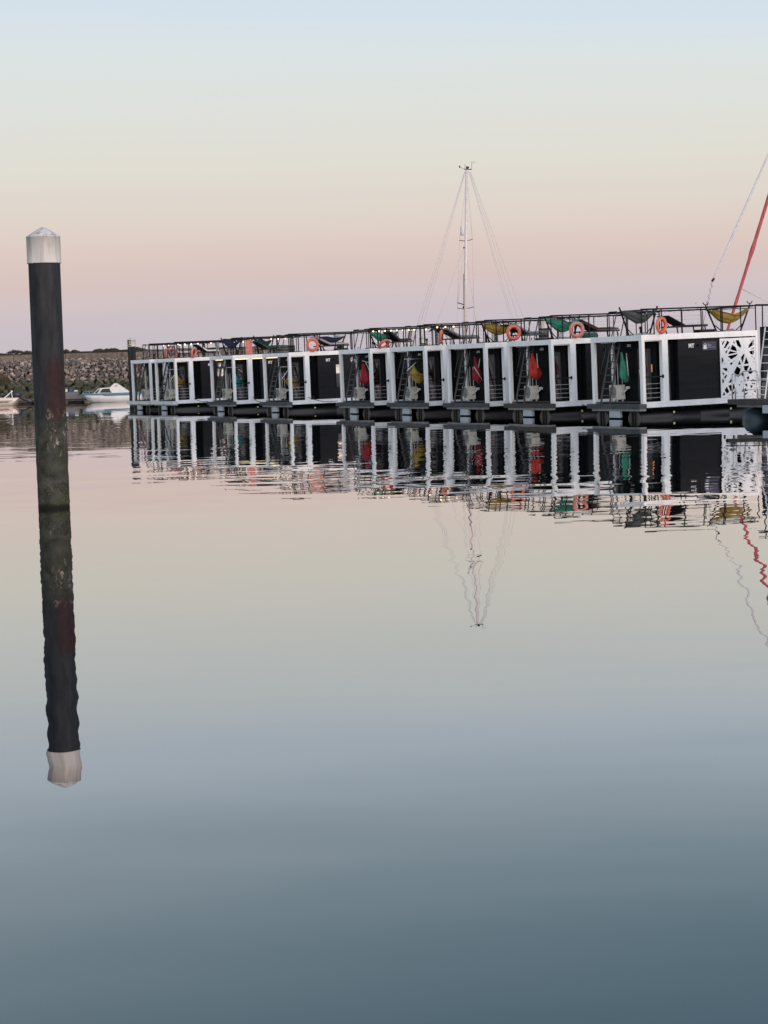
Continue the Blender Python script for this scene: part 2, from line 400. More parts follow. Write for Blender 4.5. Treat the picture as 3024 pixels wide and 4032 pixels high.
# ------------------------------------------------------------------ water
def water():
    m = bpy.data.materials.new('calm_harbour_water'); m.use_nodes = True
    nt = m.node_tree; N = nt.nodes; L = nt.links
    for n in list(N): N.remove(n)
    out = N.new('ShaderNodeOutputMaterial'); geo = N.new('ShaderNodeNewGeometry')
    def op(o, a, c=0.0, d=0.0):
        k = N.new('ShaderNodeMath'); k.operation = o
        for i, v in enumerate((a, c, d)):
            if isinstance(v, (int, float)): k.inputs[i].default_value = v
            else: L.new(v, k.inputs[i])
        return k.outputs[0]
    def nz(sc, detail=2, off=(0, 0, 0), rough=.5, rot=0.0):
        mp = N.new('ShaderNodeMapping'); mp.inputs['Scale'].default_value = sc; mp.inputs['Location'].default_value = off; mp.inputs['Rotation'].default_value = (0, 0, rot)
        L.new(geo.outputs['Position'], mp.inputs['Vector'])
        n = N.new('ShaderNodeTexNoise'); n.inputs['Scale'].default_value = 1; n.inputs['Detail'].default_value = detail; n.inputs['Roughness'].default_value = rough
        L.new(mp.outputs['Vector'], n.inputs['Vector'])
        s = N.new('ShaderNodeSeparateColor'); L.new(n.outputs['Color'], s.inputs[0]); return s.outputs
    def mr(v, a, c, t0=0.0, t1=1.0):
        k = N.new('ShaderNodeMapRange'); k.interpolation_type = 'SMOOTHSTEP'
        for nme, q in zip(('From Min', 'From Max', 'To Min', 'To Max'), (a, c, t0, t1)): k.inputs[nme].default_value = q
        L.new(v, k.inputs['Value']); return k.outputs['Result']
    sp = N.new('ShaderNodeSeparateXYZ'); L.new(geo.outputs['Position'], sp.inputs[0])
    a = nz((.55, 1.35, 1), 2, (3, 1, 0))          # ripples, crests lying across the view
    b = nz((.16, .55, 1), 1, (9, 4, 0), rot=.1)   # longer undulation
    c = nz((.035, .11, 1), 2, (1, 7, 0))           # calm and ruffled patches
    # lee of the boats: nearly mirror-flat close to the row, ruffled in a belt out from it, calm again near the viewer
    q = op('ADD', sp.outputs['Y'], op('MULTIPLY', sp.outputs['X'], 2.08))   # distance measure along the row normal
    q = op('ADD', q, op('MULTIPLY', op('SUBTRACT', c['Red'], .5), 22))
    near = mr(sp.outputs['Y'], 14, 40, .55, 1.0)
    amp = op('MULTIPLY', op('MULTIPLY', near, mr(q, 62, 84, 1.1, .42)), op('MULTIPLY_ADD', mr(c['Green'], .38, .62), .6, .55))
    sx = op('MULTIPLY', amp, op('ADD', op('MULTIPLY', op('SUBTRACT', a['Red'], .5), WA), op('MULTIPLY', op('SUBTRACT', b['Red'], .5), WB)))
    sy = op('MULTIPLY', amp, op('ADD', op('MULTIPLY', op('SUBTRACT', a['Green'], .5), WC), op('MULTIPLY', op('SUBTRACT', b['Green'], .5), WD)))
    d = nz((.05, .13, 1), 2, (5, 2, 0), rot=.25)
    sy = op('ADD', sy, op('MULTIPLY', op('SUBTRACT', d['Red'], .5), mr(sp.outputs['Y'], 26, 10, 0.0, .038)))
    e = nz((.45, 3.2, 1), 2, (2, 9, 0))
    sy = op('ADD', sy, op('MULTIPLY', op('SUBTRACT', e['Green'], .5), op('MULTIPLY', mr(q, 22, 42, 0.0, .010), mr(q, 76, 60))))
    cb = N.new('ShaderNodeCombineXYZ'); L.new(sx, cb.inputs[0]); L.new(sy, cb.inputs[1]); cb.inputs[2].default_value = 1
    nm = N.new('ShaderNodeVectorMath'); nm.operation = 'NORMALIZE'; L.new(cb.outputs[0], nm.inputs[0])
    fr = N.new('ShaderNodeFresnel'); fr.inputs['IOR'].default_value = 1.33; L.new(nm.outputs[0], fr.inputs['Normal'])
    fac = op('MINIMUM', op('MULTIPLY', op('POWER', fr.outputs[0], .66), 1.10), 1.0)
    gs = N.new('ShaderNodeBsdfGlossy'); gs.inputs['Roughness'].default_value = 0.0; gs.inputs['Color'].default_value = (.995, .978, .970, 1); L.new(nm.outputs[0], gs.inputs['Normal'])
    df = N.new('ShaderNodeBsdfDiffuse'); df.inputs['Color'].default_value = (.004, .008, .011, 1)
    mx = N.new('ShaderNodeMixShader'); L.new(fac, mx.inputs[0]); L.new(df.outputs[0], mx.inputs[1]); L.new(gs.outputs[0], mx.inputs[2])
    L.new(mx.outputs[0], out.inputs['Surface'])
    return m
WA, WB, WC, WD = .060, .030, .021, .010
M['water'] = water()
mb = MB(); mb.add([(-9000, -200, 0), (9000, -200, 0), (9000, 16000, 0), (-9000, 16000, 0)], [(0, 1, 2, 3)])
tag(part('water', mb, 'water'), kind='structure')

# ------------------------------------------------------------------ mooring piles
def pile_mb():
    b = MB(); prof = []
    rr = random.Random(3)
    n = 40
    rings = []
    for k in range(120):
        z = -1.0 + k * (5.25 / 119); ring = []
        for i in range(n):
            t = 2 * PI * i / n
            rad = .272 + (.009 * noise.noise((math.cos(t) * 3, math.sin(t) * 3, z * 5)) if z < 1.3 else 0) + (.016 * max(0, noise.noise((math.cos(t) * 7, math.sin(t) * 7, z * 14))) if z < .3 else 0)
            ring.append((rad * math.cos(t), rad * math.sin(t), z))
        rings.append(ring)
    return b.loft(rings)
def cap_mb(): return MB().lathe([(.276, 4.215), (.290, 4.215), (.294, 4.222), (.290, 4.235), (.290, 4.66), (.297, 4.665), (.292, 4.677), (.05, 4.825), (.035, 4.833), (.01, 4.836), (.001, 4.836)], 40)
def pile(px, D, label, rot=2.3):
    p = point(px, D, 0); t = thing('mooring_pile', label, 'mooring pile', T(p), 'mooring piles with white caps')
    part('post', pile_mb, 'pile', t, 'pile', RZ(rot)); part('cap', cap_mb, 'cap', t, 'cap'); return t
pile(213, 35.2, 'tall rust-stained steel pile standing alone in the near water, with streaked white cap', 0)
ep = pile(527, 139, 'dark pile with a black letter E on its white cap, left of the houseboats')
e = MB(); r0 = .2945
for (x0, x1, z0, z1) in ((-.21, -.155, 4.27, 4.63), (-.155, .03, 4.575, 4.63), (-.155, .01, 4.425, 4.475), (-.155, .03, 4.27, 4.325)):
    n = 5
    for k in range(n):
        a, b_ = x0 + (x1 - x0) * k / n, x0 + (x1 - x0) * (k + 1) / n
        ya, yb = -math.sqrt(r0 ** 2 - a ** 2), -math.sqrt(r0 ** 2 - b_ ** 2)
        e.add([(a, ya, z0), (b_, yb, z0), (b_, yb, z1), (a, ya, z1), (a, ya + .03, z0), (b_, yb + .03, z0), (b_, yb + .03, z1), (a, ya + .03, z1)], [(0, 1, 2, 3), (4, 7, 6, 5), (0, 4, 5, 1), (3, 2, 6, 7)])
part('letter', e, 'black', ep)
pile(2146, 114, 'white-capped dark pile seen behind the rail, left of the jade green hammock')
pile(1347, 146, 'white-capped dark pile seen behind the rail, at the foot of the cream lounger')
pile(1670, 168, 'small white-capped pile seen behind the rail, just left of the mast')

# ------------------------------------------------------------------ houseboats
UX = Vector((.90, .433, 0)).normalized(); ANG = math.atan2(UX.y, UX.x); VY = Vector((-UX.y, UX.x, 0))
B9 = point(2529.5, 78.6, 3.26); B9.z = 0
TILT = Matrix.Rotation(-.016, 4, 'Y')
CORN = {1: 591, 2: 690, 3: 919, 4: 1139.5, 5: 1460, 6: 1675, 7: 1913, 8: 2172.5, 9: 2529.5}
POS = {}
for k, px in CORN.items():
    lo, hi = -1.0, 75.0
    for _ in range(50):
        m = (lo + hi) / 2
        q = B9 + VY * m
        if proj((q.x, q.y, 3.26))[0] > px: lo = m
        else: hi = m
    POS[k] = B9 + VY * lo
POS[10] = B9 - VY * 9.5
BM = {k: T(p) @ RZ(ANG) @ T((0, 0, -.02)) @ TILT for k, p in POS.items()}
BM[10] = T(POS[10]) @ RZ(ANG)
W, LB = 3.72, 5.46
def lx(k, px, y, z):
    lo, hi = -3.0, 12.0
    for _ in range(40):
        m = (lo + hi) / 2
        if proj(BM[k] @ Vector((m, y, z)))[0] < px: lo = m
        else: hi = m
    return lo

# lattice screen openings, traced in the photo and straightened to the panel
HOLES = [[(148,222),(195,215),(150,265)],[(165,315),(225,215),(270,210),(195,370)],[(230,445),(340,205),(415,265),(285,460)],[(345,480),(440,340),(400,488)],
[(435,500),(500,340),(620,430),(655,570)],[(525,275),(560,205),(600,325)],[(605,195),(715,190),(790,385),(765,460),(660,370)],[(685,485),(730,525),(708,565)],
[(275,580),(320,520),(360,525),(310,665)],[(360,665),(420,545),(660,605)],[(345,720),(680,640),(640,715),(485,820),(455,820)],[(158,765),(190,762),(228,860),(168,1000)],
[(365,820),(415,872),(388,885)],[(525,885),(580,850),(558,898)],[(420,955),(480,915),(522,950),(455,1035)],[(228,1000),(260,935),(268,968)],
[(175,1125),(325,1105),(352,1170),(318,1230)],[(358,1245),(378,1228),(385,1260)],[(168,1245),(258,1300),(215,1362)],[(235,1410),(300,1330),(340,1350),(268,1490)],
[(175,1500),(208,1460),(243,1550),(215,1610),(182,1618)],[(368,1608),(455,1445),(510,1572)],[(250,1840),(320,1715),(405,1905),(318,1960)],[(365,1690),(540,1640),(590,1775),(435,1880)],
[(195,1980),(230,1900),(283,1990),(195,2040)],[(350,2030),(440,1970),(452,2000)],[(475,1935),(580,1862),(545,1975),(500,1995)],[(610,1955),(632,1880),(655,1955)],
[(540,1265),(635,1068),(670,1068),(770,1145),(695,1415),(575,1350)],[(605,1455),(675,1485),(660,1498)],[(1065,235),(1085,175),(1115,170)],[(970,368),(1005,290),(985,352)],
[(1005,470),(1035,350),(1165,180),(1192,168),(1192,345)],[(1070,505),(1195,420),(1195,475)],[(1035,565),(1195,520),(1198,610),(1170,685),(1080,655)],[(1092,715),(1148,728),(1135,772)],
[(1168,800),(1198,738),(1205,835)],[(1155,870),(1205,920),(1190,950)],[(770,770),(845,655),(900,662),(822,960)],[(668,1005),(735,850),(775,995)],[(870,985),(935,740),(1025,965)],
[(735,1060),(795,1058),(790,1095)],[(848,1052),(1035,1025),(955,1230),(880,1180)],[(990,1270),(1070,1065),(1142,1275),(1055,1315)],[(780,1310),(820,1190),(875,1400),(810,1390)],
[(905,1265),(935,1290),(920,1320)],[(945,1360),(970,1320),(1010,1340)],[(890,1500),(905,1475),(925,1530)],[(870,1660),(945,1620),(975,1745)],[(775,1900),(850,1745),(985,1855),(850,1890)],
[(850,1950),(995,1912),(915,2000),(848,2008)],[(940,1420),(1030,1370),(1025,1470),(975,1510)],[(1060,1540),(1150,1470),(1225,1520),(1220,1555)],[(1070,1605),(1220,1605),(1190,1665)],
[(1060,1665),(1148,1705),(1065,1790)],[(1140,1865),(1228,1850),(1228,1930)],[(1100,1945),(1165,1985),(1110,1985)],[(690,1640),(725,1640),(735,1700),(700,1695)],
[(755,1535),(800,1550),(765,1590)],[(1185,1430),(1220,1435),(1215,1460)],[(1160,1770),(1215,1750),(1200,1790)]]
X_LAT0, X_LAT1, Z_LAT0, Z_LAT1 = 3.66, 5.36, .67, 2.99
def lat(p):
    x, y = p
    xl = 100 + (y - 140) * 50 / 1950; xr = 1240 + (y - 95) * 10 / 1900; u = (x - xl) / (xr - xl)
    yt, yb = 140 - 45 * u, 2090 - 70 * u; v = (y - yt) / (yb - yt)
    return (X_LAT0 + u * (X_LAT1 - X_LAT0), Z_LAT1 - v * (Z_LAT1 - Z_LAT0))

def f_frame():
    b = MB(); zt, zb = 3.26, .44
    # near side (y=0..0.12), far side, bands and posts; end beam between them
    for y0, y1 in ((0, .2), (W - .2, W)):
        b.box(0, LB, y0, y1, 3.04, zt)                    # top band
        b.box(0.003, LB - .003, y0 + .003, y1 - .003, zb, .66)    # bottom band
        for x0, x1 in ((0.002, .134), (.93, 1.20), (LB - .1, LB - .002)):
            b.box(x0, x1, y0 + .002, y1 - .002, .66, 3.04)
    b.box(.003, .2, .2, W - .2, 3.043, zt - .003)                # end beam
    b.box(LB - .2, LB - .003, .2, W - .2, 3.043, zt - .003)
    return b
def f_roof(): return MB().box(.2, LB - .2, .2, W - .2, 3.06, 3.20)
def f_floor(): return MB().box(.2, LB - .2, .2, W - .2, .50, .64)
def f_cabin():
    b = MB(); b.box(.98, LB - .15, .42, W - .25, .64, 3.06)
    b.box(4.0 - .36, LB - .11, .21, .42, .66, 3.04)
    b.box(1.19, 1.23, .2, .42, .66, 3.04)
    b.box(1.23, 1.74, .40, .42, .66, 3.04); return b
def f_clad():
    b = MB(); z = .665; h = .3385
    for k in range(7):
        b.box(1.73, 3.655, .10, .42, z + .004, z + h - .004); z += h
    b.box(1.735, 3.65, .112, .40, .668, 3.03)
    return b
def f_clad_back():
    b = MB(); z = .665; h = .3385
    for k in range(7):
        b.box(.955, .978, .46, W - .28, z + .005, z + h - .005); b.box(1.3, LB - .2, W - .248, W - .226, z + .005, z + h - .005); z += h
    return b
def f_clad_ext():
    b = MB(); z = .665; h = .3385
    for k in range(7):
        b.box(3.665, LB - .11, .10, .20, z + .004, z + h - .004); z += h
    return b
def f_lat():
    outer = [(X_LAT0, Z_LAT0), (X_LAT1, Z_LAT0), (X_LAT1, Z_LAT1), (X_LAT0, Z_LAT1)]
    return MB().prism(outer, [[lat(p) for p in h] for h in HOLES], lambda u, v, d: (u, .03 + d, v), .03)
def f_letters():
    b = MB(); y = .085; h = .165; z0 = 2.68; x = 2.23
    Mo = [(0, 0), (.028, 0), (.028, .115), (.0485, .03), (.0665, .03), (.087, .115), (.087, 0), (.115, 0), (.115, h), (.078, h), (.0575, .085), (.037, h), (0, h)]
    To = [(.042, 0), (.073, 0), (.073, h - .032), (.108, h - .032), (.108, h), (.007, h), (.007, h - .032), (.042, h - .032)]
    f = lambda ox: (lambda u, v, d: (x + ox + u * 1.12, y + d, z0 + v))
    b.prism(Mo, [], f(0), .013); b.prism(To, [], f(.134), .013)
    return b
def f_knob(): return MB().lathe([(.055, .10), (.05, .075), (.001, .072)], 12, (2.66, 0, 2.77), 'Y')
def f_sign(): return MB().box(2.86, 3.53, .082, .10, 2.56, 2.90)
def f_emblem():   # shield-shaped mark with a small knob above
    b = MB(); y = .078; x, z = 2.995, 2.60
    f = lambda u, v, d: (x + u, y + d, z + v)
    b.prism([(-.05, .07), (-.105, .05), (-.1, .035), (0, 0), (.1, .035), (.105, .05), (.05, .07), (.05, .17), (-.05, .17)], [], f, .004)
    b.prism([(-.02, .215), (-.018, .235), (.018, .235), (.02, .215)], [], f, .004)
    for s in (-1, 1): b.prism([(s * .066, .06), (s * .078, .06), (s * .078, .185), (s * .04, .21), (s * .035, .2), (s * .066, .175)], [], f, .004)
    return b
def f_disc():
    b = MB(); x, z, y = 3.0, 2.73, .078
    circ = lambda r, n=24: [(r * math.cos(2 * PI * i / n), r * math.sin(2 * PI * i / n)) for i in range(n)]
    f = lambda u, v, d: (x + u, y + d, z + v)
    b.prism(circ(.125), [circ(.112)], f, .004)
    b.prism([(-.1, -.02), (.1, .0), (.08, -.07), (0, -.105), (-.07, -.08)], [], f, .004)
    b.prism([(-.085, .02), (-.03, .075), (0, .045), (.04, .085), (.09, .02), (0, .005)], [], f, .004)
    return b
def f_lines():
    b = MB(); y = .078
    for x0, x1, z in ((3.12, 3.18, 2.79), (3.12, 3.29, 2.755), (3.12, 3.27, 2.715), (3.12, 3.47, 2.665)): b.box(x0, x1, y, .082, z, z + .018)
    return b
def f_side_door():   # dark glazed slot between post and cladding
    return MB().box(1.26, 1.70, .385, .40, .70, 2.86)
def f_pont(y):
    b = MB(); b.lathe([(.001, -.02), (.47, -.02), (.48, 0), (.48, 1.42), (.484, 1.425), (.484, 1.455), (.48, 1.46), (.48, 2.76), (.473, 2.763), (.473, 2.775), (.48, 2.778),
                      (.48, 4.10), (.484, 4.105), (.484, 4.135), (.48, 4.14), (.48, 7.2), (.001, 7.2)], 32, (0, y, -.08), 'X', True); return b
def f_pend(y):
    b = MB(); b.lathe([(.001, -.045), (.46, -.045), (.468, -.03), (.001, -.025)], 28, (0, y, -.08), 'X', False)
    return b
def f_pbr(y):
    b = MB()
    for s in (-1, 1): b.box(-.085, -.04, y + s * .10 - .045, y + s * .10 + .045, -.4, .36)
    return b
def f_under():
    b = MB(); b.box(.05, LB - .05, .1, W - .1, .36, .44)
    for x in (.4, 1.8, 3.2, 4.6): b.box(x, x + .12, .12, W - .12, .30, .36)
    return b
def f_plat():
    b = MB()
    for k, (y0, y1) in enumerate(((-.22, 1.18), (1.19, 2.62), (2.63, 3.62))):
        b.box(-.34 + .015 * (k == 1), .0, y0, y1, .42, .60)
    b.box(.0, .98, .22, W - .22, .642, .66)
    return b
def f_platw():
    b = MB()
    for k, (y0, y1) in enumerate(((-.22, 1.32), (1.6, 3.80))): b.box(-.34, .0, y0, y1, .40, .60)
    return b
def f_bear(): return MB().box(-.30, -.02, -.2, 3.3, .33, .418)
def f_step(): return MB().box(-.28, -.16, 1.30, 2.06, .07, .33)
def f_ladder():
    b = MB(); y0, y1 = 2.42, 3.08
    for y in (y0, y1):
        b.bar((.02, y, .86), (.64, y, 3.26), .065); b.bar((.02, y, .60), (.02, y, .90), .07)
    for k in range(9):
        t = .02 + k / 9; x, z = .02 + .62 * t, .88 + 2.4 * t
        b.box(x - .05, x + .07, y0 + .03, y1 - .03, z - .016, z + .016)
    return b
def f_hand():
    b = MB()
    for y in (2.42, 3.08):
        b.tube((.02, y, 1.80), (.50, y, 3.38), .02, n=6); b.tube((.02, y, 1.80), (.24, y, 1.76), .014, n=6)
        b.bar((.58, y, 3.2), (.88, y, 4.24), .036)
    return b
def f_ac():
    b = MB(); b.box(.52, .90, 2.70, 3.27, .74, 1.32); b.box(.56, .60, 2.76, 2.82, .66, .74); b.box(.8, .86, 2.76, 2.82, .66, .74)
    b.box(.56, .60, 3.15, 3.21, .66, .74); b.box(.62, .80, 2.68, 2.70, 1.02, 1.26); return b
def f_fan():
    b = MB(); b.lathe([(.001, -.012), (.06, -.012), (.062, -.004), (.23, -.004), (.235, -.014), (.245, -.014), (.245, 0), (.001, 0)], 24, (.519, 3.00, 1.04), 'X'); return b
def f_duct():
    b = MB(); b.tube((.72, 2.68, .94), (.86, 2.46, 1.16), .03, n=10); b.box(.80, .93, 2.38, 2.50, 1.15, 1.25); return b
def f_pipes():
    b = MB(); b.box(.90, .955, 3.52, 3.60, .9, 3.03); return b
def f_pipe2(y): return MB().tube((.93, y, 1.3), (.93, y, 2.2), .018, n=8)
def f_door(): return MB().box(.925, .955, .82, 1.72, .70, 2.72).box(.905, .925, .82, .92, .70, 2.72).box(.905, .925, 1.62, 1.72, .70, 2.72).box(.905, .925, .92, 1.62, 2.6, 2.72)
def f_pane(): return MB().box(.912, .925, .96, 1.58, .80, 2.56)
def f_handle(): return MB().tube((.87, 1.55, 1.68), (.87, 1.55, 1.92), .018, n=8).tube((.87, 1.55, 1.80), (.87, 1.42, 1.80), .014, n=8).tube((.87, 1.55, 1.80), (.91, 1.55, 1.80), .014, n=8)
def f_bal():
    b = MB(); b.box(.13, .95, -.02, .03, 1.60, 1.66); b.box(.89, .96, -.04, .0, 1.57, 1.70); return b
def f_balw():
    b = MB()
    for z in (.82, 1.0, 1.18, 1.36): b.tube((.12, .06, z), (.95, .06, z), .009, n=6)
    return b
def f_rail(full=True):
    b = MB(); z1 = 4.24; y0, y1 = .04, W - .04
    xs = [.06, .62, .98, 1.9, 2.82, 3.75, 3.82, 4.7, 5.42]
    for x in xs: b.bar((x, y0, 3.2), (x, y0, z1), .042)
    b.bar((.03, y0, z1), (LB, y0, z1), .042); b.bar((.03, y0, z1 - .10), (LB, y0, z1 - .10), .018)
    for y in (.9, 1.7): b.bar((.88, y, 3.2), (.88, y, z1), .032)
    b.bar((.88, y0, z1), (.88, 2.42, z1), .036); b.bar((.88, 3.08, z1), (.88, y1, z1), .036)
    for x in (.88, 1.7, 2.7, 3.3, 3.4, 4.4, 5.42): b.bar((x, y1, 3.2), (x, y1, z1 - .02), .034)
    b.bar((.88, y1, z1 - .02), (LB, y1, z1 - .02), .042)
    b.bar((LB - .04, y0, z1), (LB - .04, y1, z1 - .02), .04)
    return b
def f_wires():
    b = MB()
    for z in (3.36, 3.52, 3.68, 3.84, 3.98): b.tube((.88, W - .04, z), (LB, W - .04, z), .005, n=4)
    return b
def f_vent(): return MB().box(.45, 1.25, 1.0, 1.5, 3.2, 3.30).tube((.75, 1.2, 3.3), (.75, 1.2, 3.52), .035, n=10).lathe([(.001, 3.5), (.06, 3.51), (.06, 3.57), (.03, 3.6), (.001, 3.6)], 12, (.75, 1.2, 0))
def f_planter(): return MB().box(3.05, 3.75, .45, .85, 3.2, 3.38)
def f_strip(): return MB().box(.14, .92, .05, .09, 3.0, 3.038)
def f_strip2(): return MB().box(.21, .25, 2.2, 3.3, 3.0, 3.04)
def f_spot(): return MB().box(.86, .93, 2.2, 2.36, 2.82, 2.92).tube((.86, 2.28, 2.86), (.80, 2.28, 2.84), .03, n=8)
def f_win(): return MB().box(2.80, 3.22, .085, .10, 2.12, 2.60)
def f_win2(): return MB().box(2.80, 3.22, .085, .10, 1.36, 2.10)
def f_winf(): return MB().box(2.77, 2.80, .075, .10, 1.33, 2.63).box(3.22, 3.25, .075, .10, 1.33, 2.63).box(2.80, 3.22, .075, .10, 2.60, 2.63).box(2.80, 3.22, .075, .10, 1.33, 1.36)
def f_lampin(): return MB().tube((.90, .72, 1.80), (.90, .72, 2.10), .028, n=10)
def f_curt(): return MB().box(.928, .935, 1.02, 1.5, 1.55, 2.3)

HB = {1: 'farthest houseboat, beside the pile marked E, rocks showing through its open terrace',
      2: 'second houseboat from the E pile, bright yellow seat hanging behind its corner post',
      3: 'houseboat with glowing yellow strip lamps under its roof band and a teal hanging seat',
      4: 'houseboat with a wide dark MT wall, small window and cream lounger on its roof',
      5: 'houseboat with a crimson hanging seat and warm lit bulbs along the roof rail',
      6: 'houseboat with a yellow seat spread open in its terrace and brown lounger on top',
      7: 'houseboat right of the mast, its terrace holding a red seat crossed by a pale stick',
      8: 'houseboat with a bright red bundled seat and a jade green hammock on its roof',
      9: 'nearest whole houseboat, with the white cut-out lattice screen beside the MT letters'}
def houseboat(k):
    t = thing('houseboat', HB[k], 'houseboat', BM[k], 'white framed houseboats moored in a row')
    P = lambda n, f, m, par=t, key=None: part(n, f, m, par, key or (n, f.__name__))
    P('frame', f_frame, 'white'); P('roof_deck', f_roof, 'deck'); P('floor', f_floor, 'deck')
    cw = P('cabin_wall', f_cabin, 'void'); P('cladding', f_clad, 'clad'); P('cladding', f_clad_back, 'clad_shaded')
    P('clad_panel' if False else 'cladding', f_clad_ext, 'clad') if k == 4 else P('lattice_screen', f_lat, 'white')
    if k not in (7, 8): P('name_letters', f_letters, 'letter')
    P('wall_lamp', f_knob, 'void')
    if k not in (3, 7, 8):
        sg = part('sign_panel', f_sign, 'sign', t, 'sign', (.82 if k == 4 else 0, 0, 0))
        P('emblem', f_emblem if k == 9 else f_disc, 'letter', sg); P('sign_lines', f_lines, 'navy', sg)
    if k in (2, 4):
        wn = part('window', f_winf, 'black', t, 'winf', (0, 0, -.10)); P('pane', f_win, 'winm', wn); P('pane', f_win2, 'glass', wn)
    P('side_window', f_side_door, 'glass')
    for y in (.62, 2.95):
        po = part('pontoon_tube', lambda: f_pont(y), 'tube', t, ('pont', y))
        part('end_plate', lambda: f_pend(y), 'tubeend', po, ('pend', y)); part('bracket', lambda: f_pbr(y), 'black', po, ('pbr', y))
    P('underframe', f_under, 'void')
    for x in (1.41, 4.09): part('reflector', lambda: MB().box(x, x + .075, .075, .09, .18, .26), 'tag', t, ('refl', x))
    if k <= 2: P('platform', f_platw, 'deckw')
    else: P('platform', f_plat, 'deckb' if k == 8 else 'deck')
    P('bearer', f_bear, 'strip'); P('step', f_step, 'step')
    la = P('ladder', f_ladder, 'lad'); P('handrail', f_hand, 'lad', la)
    ac = P('air_conditioner', f_ac, 'ac'); P('fan', f_fan, 'acf', ac)
    P('duct', f_duct, 'pipe'); P('wall_pipe', f_pipes, 'pipe')
    for y in (3.24, 2.92): part('wall_pipe', lambda: f_pipe2(y), 'pipe', t, ('pipe', y))
    d = P('door', f_door, 'frameg'); P('pane', f_pane, 'glass', d); P('handle', f_handle, 'steel', d)
    ba = P('balustrade', f_bal, 'black'); P('wires', f_balw, 'steel', ba)
    ra = P('roof_rail', f_rail, 'black'); P('wires', f_wires, 'wire', ra)
    P('roof_vent', f_vent, 'black')
    if k in (4, 7, 9): P('planter', f_planter, 'black')
    P('strip_lamp', f_strip, 'lamp' if k == 3 else 'lampw'); P('strip_lamp', f_strip2, 'lamp' if k in (3, 4) else 'lampw')
    P('spotlight', f_spot, 'ac')
    if k == 9:
        P('wall_lantern', f_lampin, 'lantern'); P('lit_curtain', f_curt, 'curtain', d)
    if k == 3:
        part('strip_lamp', lambda: MB().box(1.24, 3.6, .05, .09, 3.0, 3.038), 'lamp', t)
    return t
for k in range(1, 10): houseboat(k)

# the last berth, cut by the right edge of the picture
t = thing('houseboat', 'dark houseboat cut off by the right edge, with white ladder and teal round float', 'houseboat', BM[10], 'white framed houseboats moored in a row')
part('cabin_wall', MB().box(.9, 6, .1, 3.2, .5, 3.34), 'clad', t)
part('platform', MB().box(-.45, .9, -.2, 3.35, .60, .78), 'deckb', t)
part('bearer', MB().box(-.30, .85, -.1, 3.0, .50, .597), 'strip', t)
b = MB()
b.lathe([(.001, -.42), (.16, -.40), (.30, -.33), (.42, -.18), (.50, .02), (.52, .2), (.52, 5.5), (.001, 5.5)], 32, (0, 2.35, 0), 'X')
part('pontoon_tube', b, 'tank', t)
part('pontoon_tube', MB().lathe([(.001, -.3), (.4, -.2), (.5, .02), (.5, 5.5), (.001, 5.5)], 24, (0, .7, 0), 'X'), 'tank', t)
part('float_box', MB().box(-.44, -.1, .75, 1.30, .30, .58), 'step', t)
hr = MB()
zt = 1.72
arc = lambda x, y: [(x, y, .78), (x, y, zt)]
for (x, y) in ((-.40, 3.12), (-.40, 2.93), (-.40, 2.40), (-.40, 1.60)): hr.tube((x, y, .78), (x, y, zt - .06), .024, n=8)
hr.path([(-.40, 3.12, zt - .06), (-.38, 3.02, zt + .0), (-.40, 2.93, zt - .07)], .022)
hr.path([(-.40, 2.93, zt - .07), (-.38, 2.72, zt - .10), (-.40, 2.58, zt - .04), (-.40, 2.46, zt + .04), (-.40, 2.30, zt + .06), (-.40, 1.72, zt + .06), (-.40, 1.64, zt + .03), (-.40, 1.60, zt - .08)], .024)
for z in (1.12, 1.45): hr.tube((-.40, 2.40, z), (-.40, 1.0, z), .011, n=6); hr.tube((-.40, 3.12, z), (-.40, 2.93, z), .011, n=6)
part('handrail', hr, 'steel', t)
ld_ = MB()
for y in (2.74, 2.22):
    ld_.bar((.36, y, .78), (.80, y, 3.30), .045)
    ld_.path([(.80, y, 3.30), (.84, y, 3.80), (1.1, y, 3.80), (1.12, y, 3.34)], .016)
for q in range(9):
    tt = (q + .5) / 9; ld_.tube((.36 + .44 * tt, 2.74, .78 + 2.52 * tt), (.36 + .44 * tt, 2.22, .78 + 2.52 * tt), .018, n=6)
part('ladder', ld_, 'pipe', t)
rl = MB(); z1 = 4.12
for x in (.95, 1.3, 1.7, 2.6, 3.5, 4.4): rl.bar((x, .2, 3.34), (x, .2, z1), .04); rl.bar((x, 3.1, 3.34), (x, 3.1, z1), .04)
rl.bar((.66, 3.12, z1), (5.9, 3.1, z1), .05); rl.bar((1.3, .2, z1), (5.9, .2, z1), .05)
for z in (3.55, 3.75, 3.95, 4.15): rl.tube((1.3, 3.1, z), (5.9, 3.1, z), .008, n=4)
part('roof_rail', rl, 'black', t)
part('door', MB().box(.86, .9, 2.15, 2.95, .80, 2.7), 'frameg', t)
part('hose_reel', MB().box(.62, .86, 2.2, 2.75, .78, 1.35), 'greyp', t)

# ------------------------------------------------------------------ things on the roofs
RZ0 = 3.2
def on(k, x, y, z=RZ0, a=0.0): return BM[k] @ T((x, y, z)) @ RZ(a)

